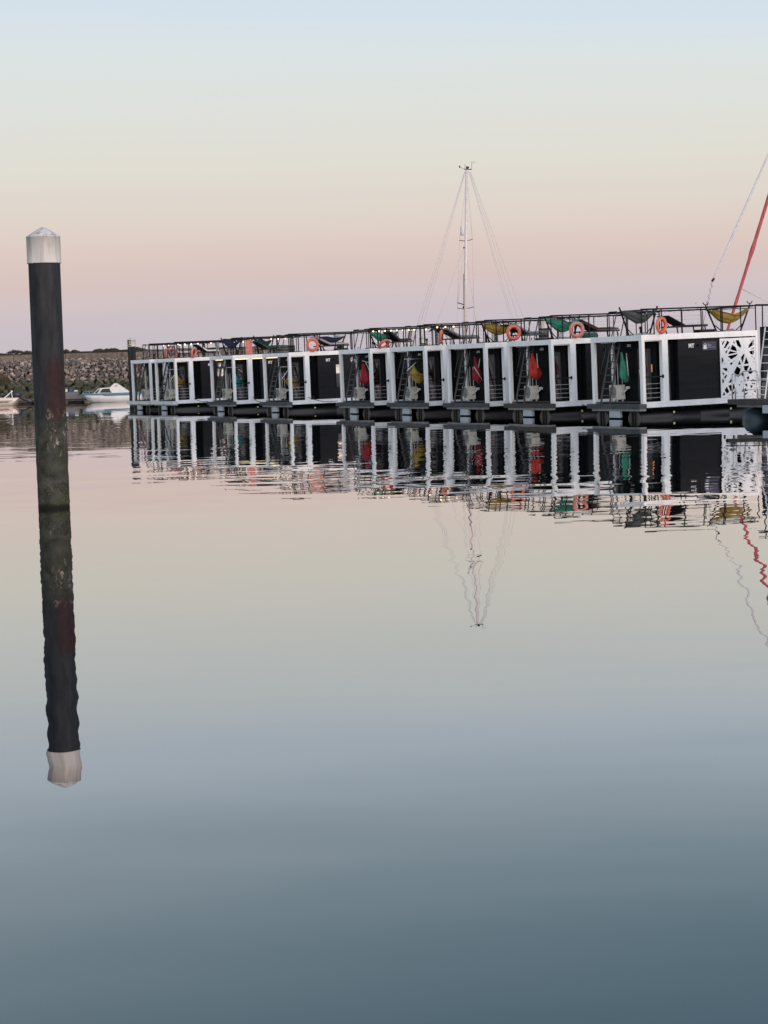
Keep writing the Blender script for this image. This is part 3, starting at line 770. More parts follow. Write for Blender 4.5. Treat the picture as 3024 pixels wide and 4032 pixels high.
def ring_body(): return MB().torus((0, 0, 0), .285, .075, 36, 12)
def ring_band(q): return lambda: MB().torus((0, 0, 0), .285, .079, 4, 12, a0=PI / 4 + q * PI / 2 - .13, a1=PI / 4 + q * PI / 2 + .13)
def ring_rope():
    b = MB(); pts = []
    for i in range(33):
        a = 2 * PI * i / 32; r = .385 + .03 * abs(math.sin(2 * a - PI / 2)) * -1; pts.append((r * math.cos(a), -.01, r * math.sin(a)))
    return b.path(pts, .009, 5)
def life_ring(k, px, m, label, y=-.085, zc=.40, yaw=0.0, lean=0.0, sc=1.0):
    x = lx(k, px, y, RZ0 + zc)
    t = thing('life_ring', label, 'life ring', BM[k] @ T((x, y, RZ0 + zc)) @ RZ(yaw) @ Matrix.Rotation(lean, 4, 'X') @ Matrix.Scale(sc * .92, 4), 'life rings on the roof rails')
    part('ring', ring_body, m, t, 'ring'); [part('band', ring_band(q), 'band', t, ('rband', q)) for q in range(4)]; part('grab_rope', ring_rope, 'ropew', t, 'rrope')

def ham_cloth(hl, zt, sag, wid):
    sd = hl * 31 + zt * 17
    def fn(u, v):
        s = math.sin(PI * u); x = (u * 2 - 1) * hl
        ww = wid * (.12 + .88 * s ** .6); c = v * 2 - 1
        z = zt - sag * (1 - abs(2 * u - 1.04) ** 1.55) + .50 * wid * c * c * s ** .6 * (.55 + .35 * math.sin(3 * u + 1))
        z += .05 * noise.noise((u * 5, v * 1.6, sd)) + .02 * math.sin(26 * v + 3 * u)
        return (x, c * ww * .5, z + .10 * (u - .5))
    return lambda: MB().sheet(fn, 30, 20, .012)
def ham_stand(hl, zt, horns):
    b = MB()
    b.bar((-hl * .62, 0, .05), (hl * .62, 0, .05), .06)
    for s in (-1, 1):
        b.bar((s * hl * .62, -.4, .03), (s * hl * .62, .4, .03), .05)
        b.bar((s * hl * .58, 0, .05), (s * hl * 1.08, 0, zt + .16), .055)
        b.bar((s * hl * .30, 0, .06), (s * hl * .78, 0, .40), .03)
        if horns:
            x = s * hl * 1.08
            b.path([(x - .13, 0, zt + .32), (x - .08, 0, zt + .24), (x, 0, zt + .22), (x + .08, 0, zt + .24), (x + .13, 0, zt + .32)], .02)
            b.tube((x, 0, zt + .14), (x, 0, zt + .24), .022)
    return b
def hammock(k, px, m, label, y=.8, hl=.95, zt=.86, sag=.48, wid=.8, horns=False, a=0.0):
    x = lx(k, px, y, 3.9)
    t = thing('hammock', label, 'hammock', on(k, x, y, a=a), 'hammocks on the houseboat roofs')
    part('cloth', ham_cloth(hl * .97, zt, sag, wid), m, t)
    part('stand', ham_stand(hl, zt, horns), 'black', t)
    r = MB()
    for s in (-1, 1): r.tube((s * hl * .95, 0, zt), (s * hl * 1.08, 0, zt + .12), .012, n=5)
    part('rope', r, 'rope', t)

def lounger(k, px0, px1, label, y=.95, fm='black', cm='cush', bm='wood', cushion=True, up=.42):
    x0, x1 = lx(k, px0, y, 3.8), lx(k, px1, y, 3.6); Ls = max(1.2, min(2.0, x1 - x0)); xb = Ls * .42
    t = thing('sun_lounger', label, 'sun lounger', on(k, x0, y), 'sun loungers on the houseboat roofs')
    part('frame', MB().box(xb * .25, Ls, -.44, -.40, .30, .36).box(xb * .25, Ls, .40, .44, .30, .36).box(Ls - .04, Ls, -.40, .40, .30, .36).box(xb * .25, xb * .25 + .04, -.40, .40, .30, .36).bar((xb * .55, -.2, .33), (xb * .30, -.2, .60), .02).bar((xb * .55, .2, .33), (xb * .30, .2, .60), .02), fm, t)
    bk = MB(); n = 7
    bk.add([(0, -.43, .36 + up - .03), (xb, -.43, .36), (xb, .43, .36), (0, .43, .36 + up - .03), (0, -.43, .36 + up), (xb, -.43, .395), (xb, .43, .395), (0, .43, .36 + up)], [(0, 3, 2, 1), (4, 5, 6, 7), (0, 1, 5, 4), (2, 3, 7, 6), (1, 2, 6, 5), (3, 0, 4, 7)])
    part('backrest', bk, bm, t)
    part('slats', MB().box(xb + .01, Ls, -.42, .42, .365, .39), bm, t)
    if cushion:
        cu = MB(); h = .07
        cu.loft([[(0.02, -.41, .36 + up + .01), (0.02, .41, .36 + up + .01), (.07, .41, .36 + up + h), (.07, -.41, .36 + up + h)],
                 [(xb, -.41, .40), (xb, .41, .40), (xb + .04, .41, .40 + h + .02), (xb + .04, -.41, .40 + h + .02)],
                 [(Ls * .8, -.41, .40), (Ls * .8, .41, .40), (Ls * .8, .41, .40 + h + .02), (Ls * .8, -.41, .40 + h + .02)],
                 [(Ls - .03, -.40, .40), (Ls - .03, .40, .40), (Ls - .04, .40, .38 + h), (Ls - .04, -.40, .38 + h)]])
        part('cushion', cu, cm, t)
    for (lxp, ly) in ((xb * .5, -.40), (xb * .5, .40), (Ls - .12, -.40), (Ls - .12, .40)):
        part('leg', MB().bar((lxp, ly, .30), (lxp + .05, ly, 0), .045), fm, t)

def strings(k, n, lit, label, x0=.1, x1=5.3, y=.04):
    t = thing('string_lights', label, 'string lights', BM[k], 'bulb strings on the roof rails')
    b = MB(); pts = []
    for i in range(n * 4 + 1):
        u = i / (n * 4); pts.append((x0 + (x1 - x0) * u, y + .035, 4.20 - .08 * abs(math.sin(PI * u * n / 2))))
    b.path(pts, .006, 4); part('wire', b, 'rope', t)
    for i in range(n):
        u = (i + .5) / n; x = x0 + (x1 - x0) * u; z = 4.20 - .08 * abs(math.sin(PI * u * n / 2)) - .045
        q = 1.35 if i in lit else .8
        part('bulb', lambda: MB().lathe([(.001, -.03 * q), (.022 * q, -.02 * q), (.028 * q, 0), (.02 * q, .02 * q), (.01, .035 * q), (.001, .036 * q)], 10), 'bulb' if i in lit else 'bulboff', t, ('bulb', q), (x, y + .035, z))

# ---- roof furniture of each houseboat
hammock(9, 2515, 'grey', 'grey-green hammock in a splayed black stand at the left end of the nearest roof', y=1.5, hl=.82, zt=1.02, sag=.5)
hammock(9, 2867, 'yellow', 'mustard yellow hammock in a black stand with horned tips, above the lattice screen', y=.75, hl=.98, zt=.92, sag=.55, horns=True)
life_ring(9, 2604, 'orange', 'orange life ring between the grey hammock and the dark lounger, above the doorway', yaw=.35)
lounger(9, 2610, 2762, 'dark brown lounger with raised back between the orange ring and the yellow hammock', cushion=False)
strings(9, 12, [], 'unlit bulb string along the roof rail above the lattice screen')
hammock(8, 2215, 'green', 'jade green hammock in a black stand, left of the pink ring', y=1.0, hl=.80, zt=.86, sag=.5, wid=1.0)
life_ring(8, 2271, 'pink', 'sun-faded pink life ring below the jade green hammock', yaw=-.2, zc=.42, sc=1.02)
lounger(8, 2268, 2419, 'black lounger with charcoal cushion behind the faded pink ring, ending near the grey hammock', y=1.2)
strings(8, 11, [], 'unlit bulb string on the rail over the jade green hammock')
b = MB(); b.lathe([(.001, -.36), (.12, -.35), (.14, -.33), (.14, .33), (.12, .35), (.001, .36)], 16, (0, 0, 0), 'X')
g_ = tag(part('canvas_roll', b, 'dgreen', None, None, on(8, lx(8, 2322, .4, 3.35), .4, RZ0 + .14)), 'dark green rolled bundle lying at the foot of the faded pink ring', 'roll')
hammock(7, 1965, 'yellow', 'mustard yellow hammock behind the rail, left of the brightest orange ring', y=1.0, hl=.85, zt=.84, sag=.46, wid=.9)
b = MB().sheet(lambda u, v: (-.42 + .84 * u, (v - .5) * .7, .80 - .30 * u * u + .05 * math.sin(7 * u + 5 * v)), 12, 6, .02)
tag(part('draped_cover', b, 'brownc', None, None, on(7, lx(7, 2000, 1.3, 3.9), 1.3)), 'dark brown cover draped between the yellow hammock and the bright orange ring', 'cover')
life_ring(7, 2022, 'orange', 'brightest orange life ring, hung right of the mustard hammock and left of a white-capped pile', yaw=-.15, zc=.45, sc=1.05)
lounger(7, 2010, 2138, 'grey lounger partly behind the brightest orange ring', y=1.2, cm='greyp')
strings(7, 10, [], 'unlit bulb string on the rail over the brown cover')
life_ring(6, 1737, 'orange', 'orange life ring turned almost edge-on, left of the brown lounger at the mast foot', yaw=.95, zc=.44, lean=.1)
b = MB().sheet(lambda u, v: (-.3 + .7 * u, (v - .5) * .7, .86 - .38 * abs(u - .3) + .04 * math.sin(7 * u + 5 * v)), 12, 6, .02)
tag(part('draped_cover', b, 'cush', None, None, on(6, lx(6, 1722, .8, 3.9), .8)), 'black cover hanging behind the edge-on orange ring', 'cover')
lounger(6, 1742, 1872, 'brown-backed lounger with grey cushion in front of the mast foot', cm='greyp', y=.9)
strings(6, 12, [1, 2, 3, 8, 9], 'bulb string with a few bulbs lit, on the rail at the foot of the mast')
hammock(5, 1510, 'green', 'pale jade hammock half hidden by a drooping orange ring, under the lit bulbs', y=1.3, hl=.75, zt=.80, sag=.42)
life_ring(5, 1512, 'orange', 'orange life ring drooping flat below the pale jade hammock', yaw=.3, zc=.24, lean=.8)
lounger(5, 1522, 1610, 'black lounger with steep back, left of the salmon chair', cm='cush', bm='black', y=.8, up=.48)
strings(5, 16, list(range(13)), 'bulb string with nearly every bulb lit, over the black steep-backed lounger')
life_ring(4, 1230, 'orange', 'orange life ring with a wide pale strap, left of the cream-cushioned lounger', zc=.42, yaw=-.1, sc=1.1)
lounger(4, 1232, 1362, 'lounger with a cream cushion, above the small window of the MT wall', cm='cushw', y=.8)
hammock(4, 1300, 'blue', 'navy blue hammock sagging behind the cream-cushioned lounger', y=2.4, hl=.9, zt=.80, sag=.34)
strings(4, 10, [], 'unlit bulb string on the rail over the cream-cushioned lounger')
lounger(3, 1003, 1095, 'black lounger beside a dark green cloth, right of the red hanging towel', cm='dgreen', bm='black', y=.9)
hammock(3, 1040, 'dgreen', 'dark green hammock behind the black lounger of the houseboat with lit strip lamps', y=2.0, hl=.6, zt=1.0, sag=.55)
b = MB().sheet(lambda u, v: (-.19 + .38 * u, .04 * math.sin(11 * u + v), .92 - .84 * v), 10, 8, .02)
tag(part('towel', b, 'pink', None, None, on(3, lx(3, 979, -.03, 3.7), -.06)), 'salmon red towel hung over the roof rail above the lit strip lamp', 'towel')
hammock(3, 912, 'blue', 'navy blue hammock left of the salmon towel, above the lit strip lamps', y=1.6, hl=.6, zt=.95, sag=.50)
strings(3, 12, [2, 5, 6, 7], 'bulb string with four lit bulbs above the salmon towel')
life_ring(2, 763, 'pink', 'salmon life ring second from the left, beside a white-cushioned lounger', yaw=.7, zc=.36, lean=.15)
lounger(2, 768, 858, 'lounger with black back and white cushion, right of the second salmon ring', cm='whitep', bm='black', y=.8, up=.5)
strings(2, 12, [0, 1, 2, 3, 5, 8, 9, 10], 'bulb string mostly lit, over the white-cushioned lounger near the left end')
life_ring(1, 676, 'pink', 'salmon life ring facing the water, leftmost full ring of the row', zc=.38, sc=1.25, y=.3)
life_ring(1, 648, 'pink', 'narrow edge-on salmon life ring, first ring from the E pile', zc=.36, yaw=1.2, y=.9)
lounger(1, 664, 742, 'black-backed lounger behind the leftmost full salmon ring', cm='whitep', bm='black', y=1.5, up=.5)
strings(1, 14, [2, 3, 4, 5, 6, 7], 'cluster of lit bulbs on the rail nearest the E pile')

def chair(k, px, m, label, y=1.0, a=0.0):
    x = lx(k, px, y, 3.6); t = thing('plastic_chair', label, 'chair', on(k, x, y, a=a), 'plastic chairs on the roofs')
    part('seat', MB().box(-.22, .22, -.22, .22, .40, .43), m, t)
    part('backrest', MB().sheet(lambda u, v: (-.22 - .10 * v + .03 * math.cos(PI * (u - .5)), -.22 + .44 * u, .42 + .44 * v), 8, 6, .02), m, t)
    for sx in (-1, 1):
        for sy in (-1, 1): part('leg', MB().bar((sx * .19, sy * .19, .40), (sx * .23, sy * .22, 0), .035), m, t)
chair(5, 1596, 'pinkp', 'salmon plastic chair at the foot of the steep-backed black lounger', a=PI)
chair(3, 871 , 'cushw', 'pale plastic chair left of the navy hammock above the lit strip lamp', y=2.2)
chair(1, 700, 'pinkp', 'salmon plastic chair between the two leftmost full rings', y=.9)
x = lx(2, 822, .8, 3.5); tb = thing('side_table', 'low white plastic table at the foot of the white-cushioned lounger', 'table', on(2, x + .5, 1.3))
part('table_top', MB().box(-.4, .4, -.3, .3, .36, .40), 'whitep', tb)
for sx in (-1, 1):
    for sy in (-1, 1): part('leg', MB().bar((sx * .33, sy * .24, .36), (sx * .37, sy * .27, 0), .05), 'whitep', tb)
def heap(k, px, label, y=.9, w_=.45):
    x = lx(k, px, y, 3.3)
    b = MB().sheet(lambda u, v: (-w_ + 2 * w_ * u, -.25 + .5 * v, .02 + .16 * math.sin(PI * u) ** .6 * math.sin(PI * v) ** .6 * (.7 + .5 * noise.noise((u * 5, v * 5, k)))), 14, 8, .01)
    tag(part('folded_cloth', b, 'cushw', None, None, on(k, x, y)), label, 'cloth')
heap(9, 2528, 'heap of pale cloth under the grey-green hammock')
heap(9, 2875, 'heap of pale cloth under the horned yellow hammock', w_=.55)
heap(8, 2222, 'pale cloth lying under the jade green hammock')

# ------------------------------------------------------------------ seats hanging in the end terraces
def bag(h, r, twist=.0, pleats=5):
    """a hanging seat pulled together into a drooping bundle"""
    def mbf():
        b = MB(); rings = []
        for i in range(23):
            u = i / 22; z = -h * u
            rad = r * (.20 + .86 * math.sin(PI * min(1, u * .95) ** 2.1) ** .8) if u < .97 else r * .3
            ring = []
            for j in range(28):
                a = 2 * PI * j / 28; q = rad * (1 + .22 * math.cos(pleats * a + 3 * u) + .10 * math.sin(3 * a) + .35 * noise.noise((math.cos(a) * 1.6, math.sin(a) * 1.6, u * 4 + r * 40)))
                ring.append((q * math.cos(a) + .10 * math.sin(2.2 * u), q * .75 * math.sin(a), z - .06 * math.cos(a) * u))
            rings.append(ring)
        return b.loft(rings)
    return mbf
def pouch(hw, h, dy):
    """a hanging seat spread open: high pointed corners, a deep belly and an upright back"""
    def fn(u, v):
        c = u * 2 - 1
        low = -h * (1 - abs(c) ** 1.7 * .62)
        rim = -h * .42 + abs(c) ** 2 * .0 * h
        back = -h * .05 - .62 * h * abs(c) ** 1.2
        z = low * (1 - v) + back * v
        y = dy * (v - .4) * (1 - c * c * .8) + .03 * math.sin(8 * u)
        return (c * hw * (1 - .55 * v * v), y, z)
    def front(u, v):
        c = u * 2 - 1
        low = -h * (1 - abs(c) ** 1.7 * .62); rim = -h * (.60 - .12 * abs(c))
        return (c * hw, -dy * (.4 + .5 * v) * (1 - c * c * .9), low * (1 - v) + rim * v)
    return lambda: MB().sheet(fn, 20, 10, .012).sheet(front, 20, 6, .012)
def hseat(k, px, m, label, kind, z=2.60, h=1.15, r=.24, y=2.3, a=0.0, bar=True, sticks=(), xx=None):
    x = lx(k, px, y, 2.0); top = 3.05
    t = thing('hanging_seat', label, 'hanging seat', on(k, x, y, z, a), 'hanging canvas seats in the end terraces')
    part('cloth', bag(h, r) if kind == 'bag' else pouch(.52, h, .5), m, t)
    if kind == 'open':
        part('spreader_bar', MB().tube((-.62, 0, .22), (.62, 0, .20), .020, n=8), 'steel', t)
        rp_ = MB()
        for s in (-1, 1): rp_.tube((s * .58, 0, .21), (s * .5, 0, -h * .36), .010, n=5); rp_.tube((s * .6, 0, .21), (0, 0, top - z), .010, n=5)
        rp_.tube((0, 0, -.03), (-.03, 0, .2), .010, n=5)
    else:
        rp_ = MB().tube((0, 0, -.03), (0, 0, top - z), .012, n=5)
    part('rope', rp_, 'rope', t)
    for q, (p0, p1) in enumerate(sticks): part('spreader_bar', MB().tube(p0, p1, .018, n=8), 'pipe', t)
hseat(9, 2449, 'green', 'green canvas hanging in long folds behind the nearest black ladder', 'bag', z=2.62, h=1.15, r=.19, sticks=[((.10, -.2, -.05), (.16, -.2, -.95))])
hseat(8, 2098, 'red', 'bright red canvas bundle with a heavy rounded bottom, above an air conditioner', 'bag', z=2.70, h=1.08, r=.26, sticks=[((.10, -.22, -.0), (.12, -.22, -.62))])
hseat(7, 1872, 'dred', 'red canvas bundle crossed by a slanting pale stick, just right of the mast line', 'bag', z=2.66, h=1.15, r=.22, sticks=[((-.20, -.26, -.45), (.20, -.26, -1.08)), ((.12, -.24, -.1), (.04, -.24, -.5))])
hseat(6, 1640, 'yellow', 'yellow canvas seat spread open and tilted, in the terrace left of the mast', 'open', z=2.45, h=.95, sticks=[((-.60, -.2, -.33), (-.10, -.2, .05))], y=1.7)
hseat(5, 1432, 'dred', 'crimson canvas bundle with a rounded bottom, left of the other red ones', 'bag', z=2.52, h=1.05, r=.28, y=1.8, sticks=[((.05, -.2, .05), (.38, -.2, -.68)), ((-.15, -.2, .15), (.42, -.2, -.02))])
hseat(4, 1147, 'yellow', 'yellow canvas seat crossed by a white corner post, left of the wide MT wall', 'open', z=2.28, h=1.0, y=1.0, sticks=[((-.62, -.1, -.45), (-.25, -.1, .0))])
hseat(3, 932, 'teal', 'teal canvas seat crossed by a white corner post, under the lit strip lamps', 'open', z=2.35, h=.95, y=1.0, sticks=[((.1, -.1, .1), (.62, -.1, -.32))])
hseat(2, 703, 'yellow', 'bright yellow canvas seat crossed by a white corner post, nearest the E pile', 'open', z=2.35, h=.9, y=1.0, sticks=[((-.60, -.1, -.5), (-.2, -.1, .02))])
hseat(1, 585, 'brownc', 'dark brown canvas seat in the terrace nearest the E pile', 'bag', z=2.3, h=.9, r=.18, y=1.4)

# ------------------------------------------------------------------ mooring ropes
def sagrope(p, q, sag, label):
    p, q = Vector(p), Vector(q); pts = []
    for i in range(13):
        u = i / 12; v = p.lerp(q, u); v.z -= sag * 4 * u * (1 - u); pts.append(v)
    tag(part('mooring_rope', MB().path([tuple(v) for v in pts], .018, 6), 'rope'), label, 'rope', 'mooring ropes between the houseboats')
def bp(k, x, y, z): return BM[k] @ Vector((x, y, z))
sagrope(bp(4, 1.05, -.03, .80), bp(5, -.2, W, .68), .12, 'long dark rope slung under the wide MT wall with the small window')
sagrope(bp(3, 1.15, -.03, .80), bp(4, -.2, W + .1, .62), .10, 'dark rope slung under the wall below the lit strip lamps')
sagrope(bp(2, 1.15, -.03, .70), bp(3, -.2, W + .1, .62), .08, 'dark rope slung along the second houseboat from the E pile')
sagrope(bp(7, 1.1, -.04, .62), bp(8, -.2, W, .50), .10, 'short dark rope hanging left of the bright red bundle')
sagrope(bp(6, .9, -.04, .70), bp(7, -.3, W, .50), .12, 'short dark rope hanging right below the mast')
sagrope(bp(8, 1.4, -.03, .50), bp(9, -.2, W, .56), .05, 'short dark rope at the left end of the nearest platform')

# ------------------------------------------------------------------ boats
def hull_mb(L, st, n=20):
    """st: list of (u, half breadth at deck, z deck, half breadth at chine, z chine, z keel)"""
    rings = []
    for i in range(n + 1):
        u = i / n
        for a, b in zip(st, st[1:]):
            if a[0] <= u <= b[0]:
                f = (u - a[0]) / (b[0] - a[0]); f2 = f * f * (3 - 2 * f) if False else f
                s = [x + (y - x) * f2 for x, y in zip(a, b)]; break
        _, hb, zs, hc, zc, zk = s; x = u * L
        rake = max(0, .2 - u) * 5
        xs = x; xc = x + rake * .10 * L; xk = x + rake * .12 * L
        m = (hb * .98 + hc) / 2 + .02 * hb; zm = (zs + zc) / 2
        rings.append([(xk, 0, zk), (xc, -hc, zc), ((xs + xc) / 2, -m, zm), (xs, -hb, zs), (xs, 0, zs + .04), (xs, hb, zs), ((xs + xc) / 2, m, zm), (xc, hc, zc)])
    return MB().loft(rings, True)
# cabin cruiser by the dock
cD = 176; c0 = point(322, cD, .6); c0.z = 0
cc = thing('cabin_cruiser', 'small white cabin cruiser with a blue stripe, moored left of the E pile', 'motorboat', T(c0) @ RZ(.03))
part('hull', hull_mb(5.2, [(0, .03, .66, .01, .30, .18), (.15, .55, .63, .3, .12, -.05), (.35, .88, .62, .68, .04, -.15), (.6, .98, .62, .85, .0, -.18), (1, .95, .64, .85, .0, -.15)]), 'gel', cc)
b = MB(); rings = []
for i in range(21):
    u = i / 20; hb = .03 + (.97 * math.sin(min(1, u / .55) * PI / 2)) * .99; x = u * 5.2 - .02
    z0, z1 = .60 - .02 * math.sin(u * PI), .80 - .04 * (u < .5) * (1 - 2 * u)
    rings.append([(x, -hb - .02, z0), (x, -hb * .93, z1), (x, 0, z1 + .05), (x, hb * .93, z1), (x, hb + .02, z0)])
b.loft(rings, True); part('rubbing_strip', b, 'aqua', cc)
b = MB(); rings = []
for x, w_, z in ((1.05, .42, .80), (1.50, .60, 1.20), (1.75, .66, 1.25), (2.7, .70, 1.30), (2.72, .72, .82)):
    rings.append([(x, -w_ - .08, .78), (x, -w_, z), (x, w_, z), (x, w_ + .08, .78)])
b.loft(rings, False); cab = part('cabin', b, 'gel', cc)
b = MB(); b.prism([(1.62, .86), (1.90, 1.18), (2.45, 1.20), (2.68, .88), (2.64, .84)], [], lambda u, v, d: (u, -.80 + d + (v - .82) * .18, v), .04)
part('side_window', b, 'glass', cab)
b = MB(); b.prism([(1.20, .84), (1.42, .84), (1.66, 1.17), (1.58, 1.17)], [], lambda u, v, d: (u, -.74 + d + (v - .82) * .2, v), .06)
part('windshield', b, 'glass', cab)
b = MB()
for y in (-.78, .74):
    b.prism([(2.55, .80), (2.55, 1.30), (2.90, 1.62), (3.05, 1.60), (4.15, .84), (4.15, .80)], [[(2.82, 1.34), (2.93, 1.50), (3.00, 1.50), (3.22, 1.34)]], lambda u, v, d: (u, y + d, v), .04)
b.box(2.85, 3.1, -.74, .74, 1.58, 1.62); part('rear_arch', b, 'gel', cc)
part('bow_rail', MB().path([(.1, 0, .95), (.7, -.4, 1.0), (1.0, -.5, 1.0)], .012).tube((.1, 0, .7), (.1, 0, .95), .012).tube((.7, -.4, .76), (.7, -.4, 1.0), .012), 'steel', cc)

# motorboat whose stern shows at the left edge
mD = 173; m0 = point(78, mD, .4); m0.z = 0
mbt = thing('motorboat', 'cream motorboat cut off by the left edge, with a tilted dark outboard', 'motorboat', T(m0) @ RZ(PI + .04) )
part('hull', hull_mb(5.6, [(0, .95, .62, .85, .02, -.12), (.5, .98, .66, .82, .02, -.18), (.8, .7, .74, .45, .12, -.1), (1, .04, .86, .02, .4, .2)], 16), 'cream', mbt)
part('stripe', MB().box(.5, 4.0, .962, .985, .40, .44).box(.8, 1.7, .962, .985, .28, .36).box(2.0, 2.6, .962, .985, .28, .38), 'conc', mbt)
part('windshield', MB().prism([(2.3, .66), (2.7, 1.05), (3.2, .70)], [], lambda u, v, d: (u, -.7 + d, v), 1.4), 'greyp', mbt)
ob = MB()
ob.loft([[(-.10, -.20, .72), (-.10, .20, .72), (-.14, .18, 1.02), (-.14, -.18, 1.02)], [(.10, -.26, .66), (.10, .26, .66), (.10, .22, 1.16), (.10, -.22, 1.16)],
         [(.42, -.27, .68), (.42, .27, .68), (.42, .23, 1.20), (.42, -.23, 1.20)], [(.72, -.22, .72), (.72, .22, .72), (.70, .18, 1.05), (.70, -.18, 1.05)]])
ob.loft([[(.15, -.13, .66), (.15, .13, .66), (.0, .13, 1.0), (.0, -.13, 1.0)], [(-.35, -.11, .40), (-.35, .11, .40), (-.22, .11, .74), (-.22, -.11, .74)],
         [(-.80, -.07, .14), (-.80, .07, .14), (-.70, .07, .46), (-.70, -.07, .46)], [(-1.12, -.06, .26), (-1.12, .06, .26), (-1.10, .06, .52), (-1.10, -.06, .52)]])
for q in range(3):
    a = q * 2.09 + .4; ob.tube((-.98, 0, .36), (-1.02 - .05 * math.cos(a), .17 * math.sin(a), .36 + .17 * math.cos(a)), .05, .03, n=6)
part('outboard_motor', ob, 'dark', mbt)
fr = MB()
for y in (.0, .55): fr.bar((.55, y, .66), (.62, y, 1.28), .04); fr.bar((1.25, y, .66), (.62, y, 1.18), .035)
fr.bar((.62, 0, 1.18), (.62, .55, 1.18), .035); part('ski_frame', fr, 'pipe', mbt)

# floating dock
dk0 = point(60, 181, .3); dk1 = point(372, 181, .3)
dk = thing('floating_dock', 'low concrete floating dock between the two motorboats', 'dock', T((0, 0, 0)))
part('deck', MB().box(dk0.x - 9, dk1.x, 180.2, 182.0, .16, .44), 'conc', dk)
part('fender_board', MB().box(dk0.x - 9, dk1.x, 180.13, 180.197, .22, .34), 'wood', dk)
for px in (100, 296): q = point(px, 180.6, .1); part('float', MB().box(q.x - .6, q.x + .6, 180.3, 181.9, -.3, .158), 'core', dk)
q = point(284, 181, .5); bx = thing('storage_box', 'plain grey storage box standing on the floating dock', 'box', T((q.x, 181.1, .44)))
part('body', MB().box(-.55, .55, -.4, .4, 0, .50), 'box', bx); part('lid', MB().box(-.57, .57, -.42, .42, .502, .54), 'conc', bx)
tag(part('washing_bowl', MB().lathe([(.001, 0), (.16, 0), (.21, .2), (.19, .2), (.15, .03), (.001, .03)], 20), 'bluep', None, None, T((q.x - .12, 181.0, .982))), 'round blue plastic bowl on top of the grey storage box', 'bowl')
for dx, lab, sc_ in ((-.47, 'upright white canister at the left end of the grey storage box', (.08, .08, .24)), (.36, 'low white canister lying right of the blue bowl', (.15, .12, .13))):
    b = MB(); a_, b_, h_ = sc_
    b.loft([[(-a_, -b_, 0), (a_, -b_, 0), (a_, b_, 0), (-a_, b_, 0)], [(-a_, -b_, h_ * .8), (a_, -b_, h_ * .8), (a_, b_, h_ * .8), (-a_, b_, h_ * .8)], [(-a_ * .5, -b_ * .6, h_), (a_ * .5, -b_ * .6, h_), (a_ * .5, b_ * .6, h_), (-a_ * .5, b_ * .6, h_)]], False)
    tag(part('canister', b, 'whitep', None, None, T((q.x + dx, 181.0, .982))), lab, 'canister')

# sailboat with the tall mast behind the row
sD = 133.0; HZ = lambda px: 1450 - ROLL * (px - CX)
def sp3(px, py, D):   # world point on the plane y=D seen at photo pixel
    d = CR @ Vector(((px - CX) / F, (CY - py) / F, -1)); k = D / d.y; return Vector((0, 0, EYE)) + d * k
hl_ = sp3(1572, 1500, sD); hr_ = sp3(2164, 1485, sD); Ls_ = hr_.x - hl_.x
sb = thing('sailboat', 'sailboat with a tall pale mast rising behind the houseboats in the middle', 'sailboat', T((hl_.x, sD, 0)))
o_ = Vector((hl_.x, sD, 0))
part('hull', hull_mb(Ls_, [(0, .05, 1.30, .03, .6, .3), (.15, .8, 1.15, .5, .2, -.2), (.45, 1.6, 1.05, 1.3, .0, -.5), (.8, 1.5, 1.05, 1.2, .0, -.4), (1, 1.2, 1.1, .9, .25, .0)]), 'gel', sb)
part('coachroof', MB().loft([[(2.2, -.7, 1.1), (2.2, .7, 1.1), (2.5, .6, 1.4), (2.5, -.6, 1.4)], [(6.5, -1, 1.1), (6.5, 1, 1.1), (6.4, .85, 1.65), (6.4, -.85, 1.65)]], False), 'gel', sb)
mt = sp3(1838, 668, sD) - o_; mbse = sp3(1829, 1490, sD) - o_
ms = part('mast', MB().tube(tuple(mbse), tuple(mt), .115, .09, n=14), 'mast', sb)
def P3(px, py, dy=0.0):
    v = sp3(px, py, sD) - o_; return (v.x, v.y + dy, v.z)
b = MB()
b.tube(P3(1808, 948, -.3), P3(1831, 949), .022); b.tube(P3(1831, 949), P3(1861, 942, .3), .022)
b.tube(P3(1800, 1214, -.4), P3(1829, 1217), .022); b.tube(P3(1829, 1217), P3(1866, 1208, .4), .022); b.tube(P3(1802, 1193, -.3), P3(1829, 1200), .03)
part('spreader', b, 'black', ms)
part('radar_reflector', MB().lathe([(.001, 0), (.10, .02), (.125, .08), (.125, .56), (.10, .61), (.001, .62)], 18, (P3(1821, 928)[0], 0, P3(1821, 928)[2])).box(P3(1821, 928)[0], mt.x, -.03, .03, P3(1821, 912)[2], P3(1821, 908)[2]), 'sail', ms)
b = MB(); b.tube(P3(1838, 672), P3(1838, 655), .05); b.bar(P3(1828, 667), P3(1857, 667), .04); b.tube(P3(1831, 667), P3(1831, 645), .012); b.tube(P3(1830, 666), P3(1810, 658), .012); b.tube(P3(1810, 661), P3(1810, 652), .04)
b.tube(P3(1857, 668), P3(1858, 640), .012); b.tube(P3(1852, 638), P3(1872, 639), .010); b.tube(P3(1842, 664), P3(1845, 656), .05)
b.tube(P3(1827, 972), P3(1827, 978), .05); b.tube(P3(1826, 1205), P3(1826, 1214), .07); b.tube(P3(1826, 1078), P3(1826, 1200), .02)
part('masthead_gear', b, 'black', ms)
def stay(p0, p1, dy0=0, dy1=0, r=.011): part('stay', MB().tube(P3(*p0, dy0), P3(*p1, dy1), r, n=5), 'wire', sb)
stay((1829, 676), (1576, 1496)); stay((1831, 676), (1590, 1496), 0, .3); stay((1832, 676), (1607, 1496), 0, -.3); stay((1826, 975), (1640, 1496))
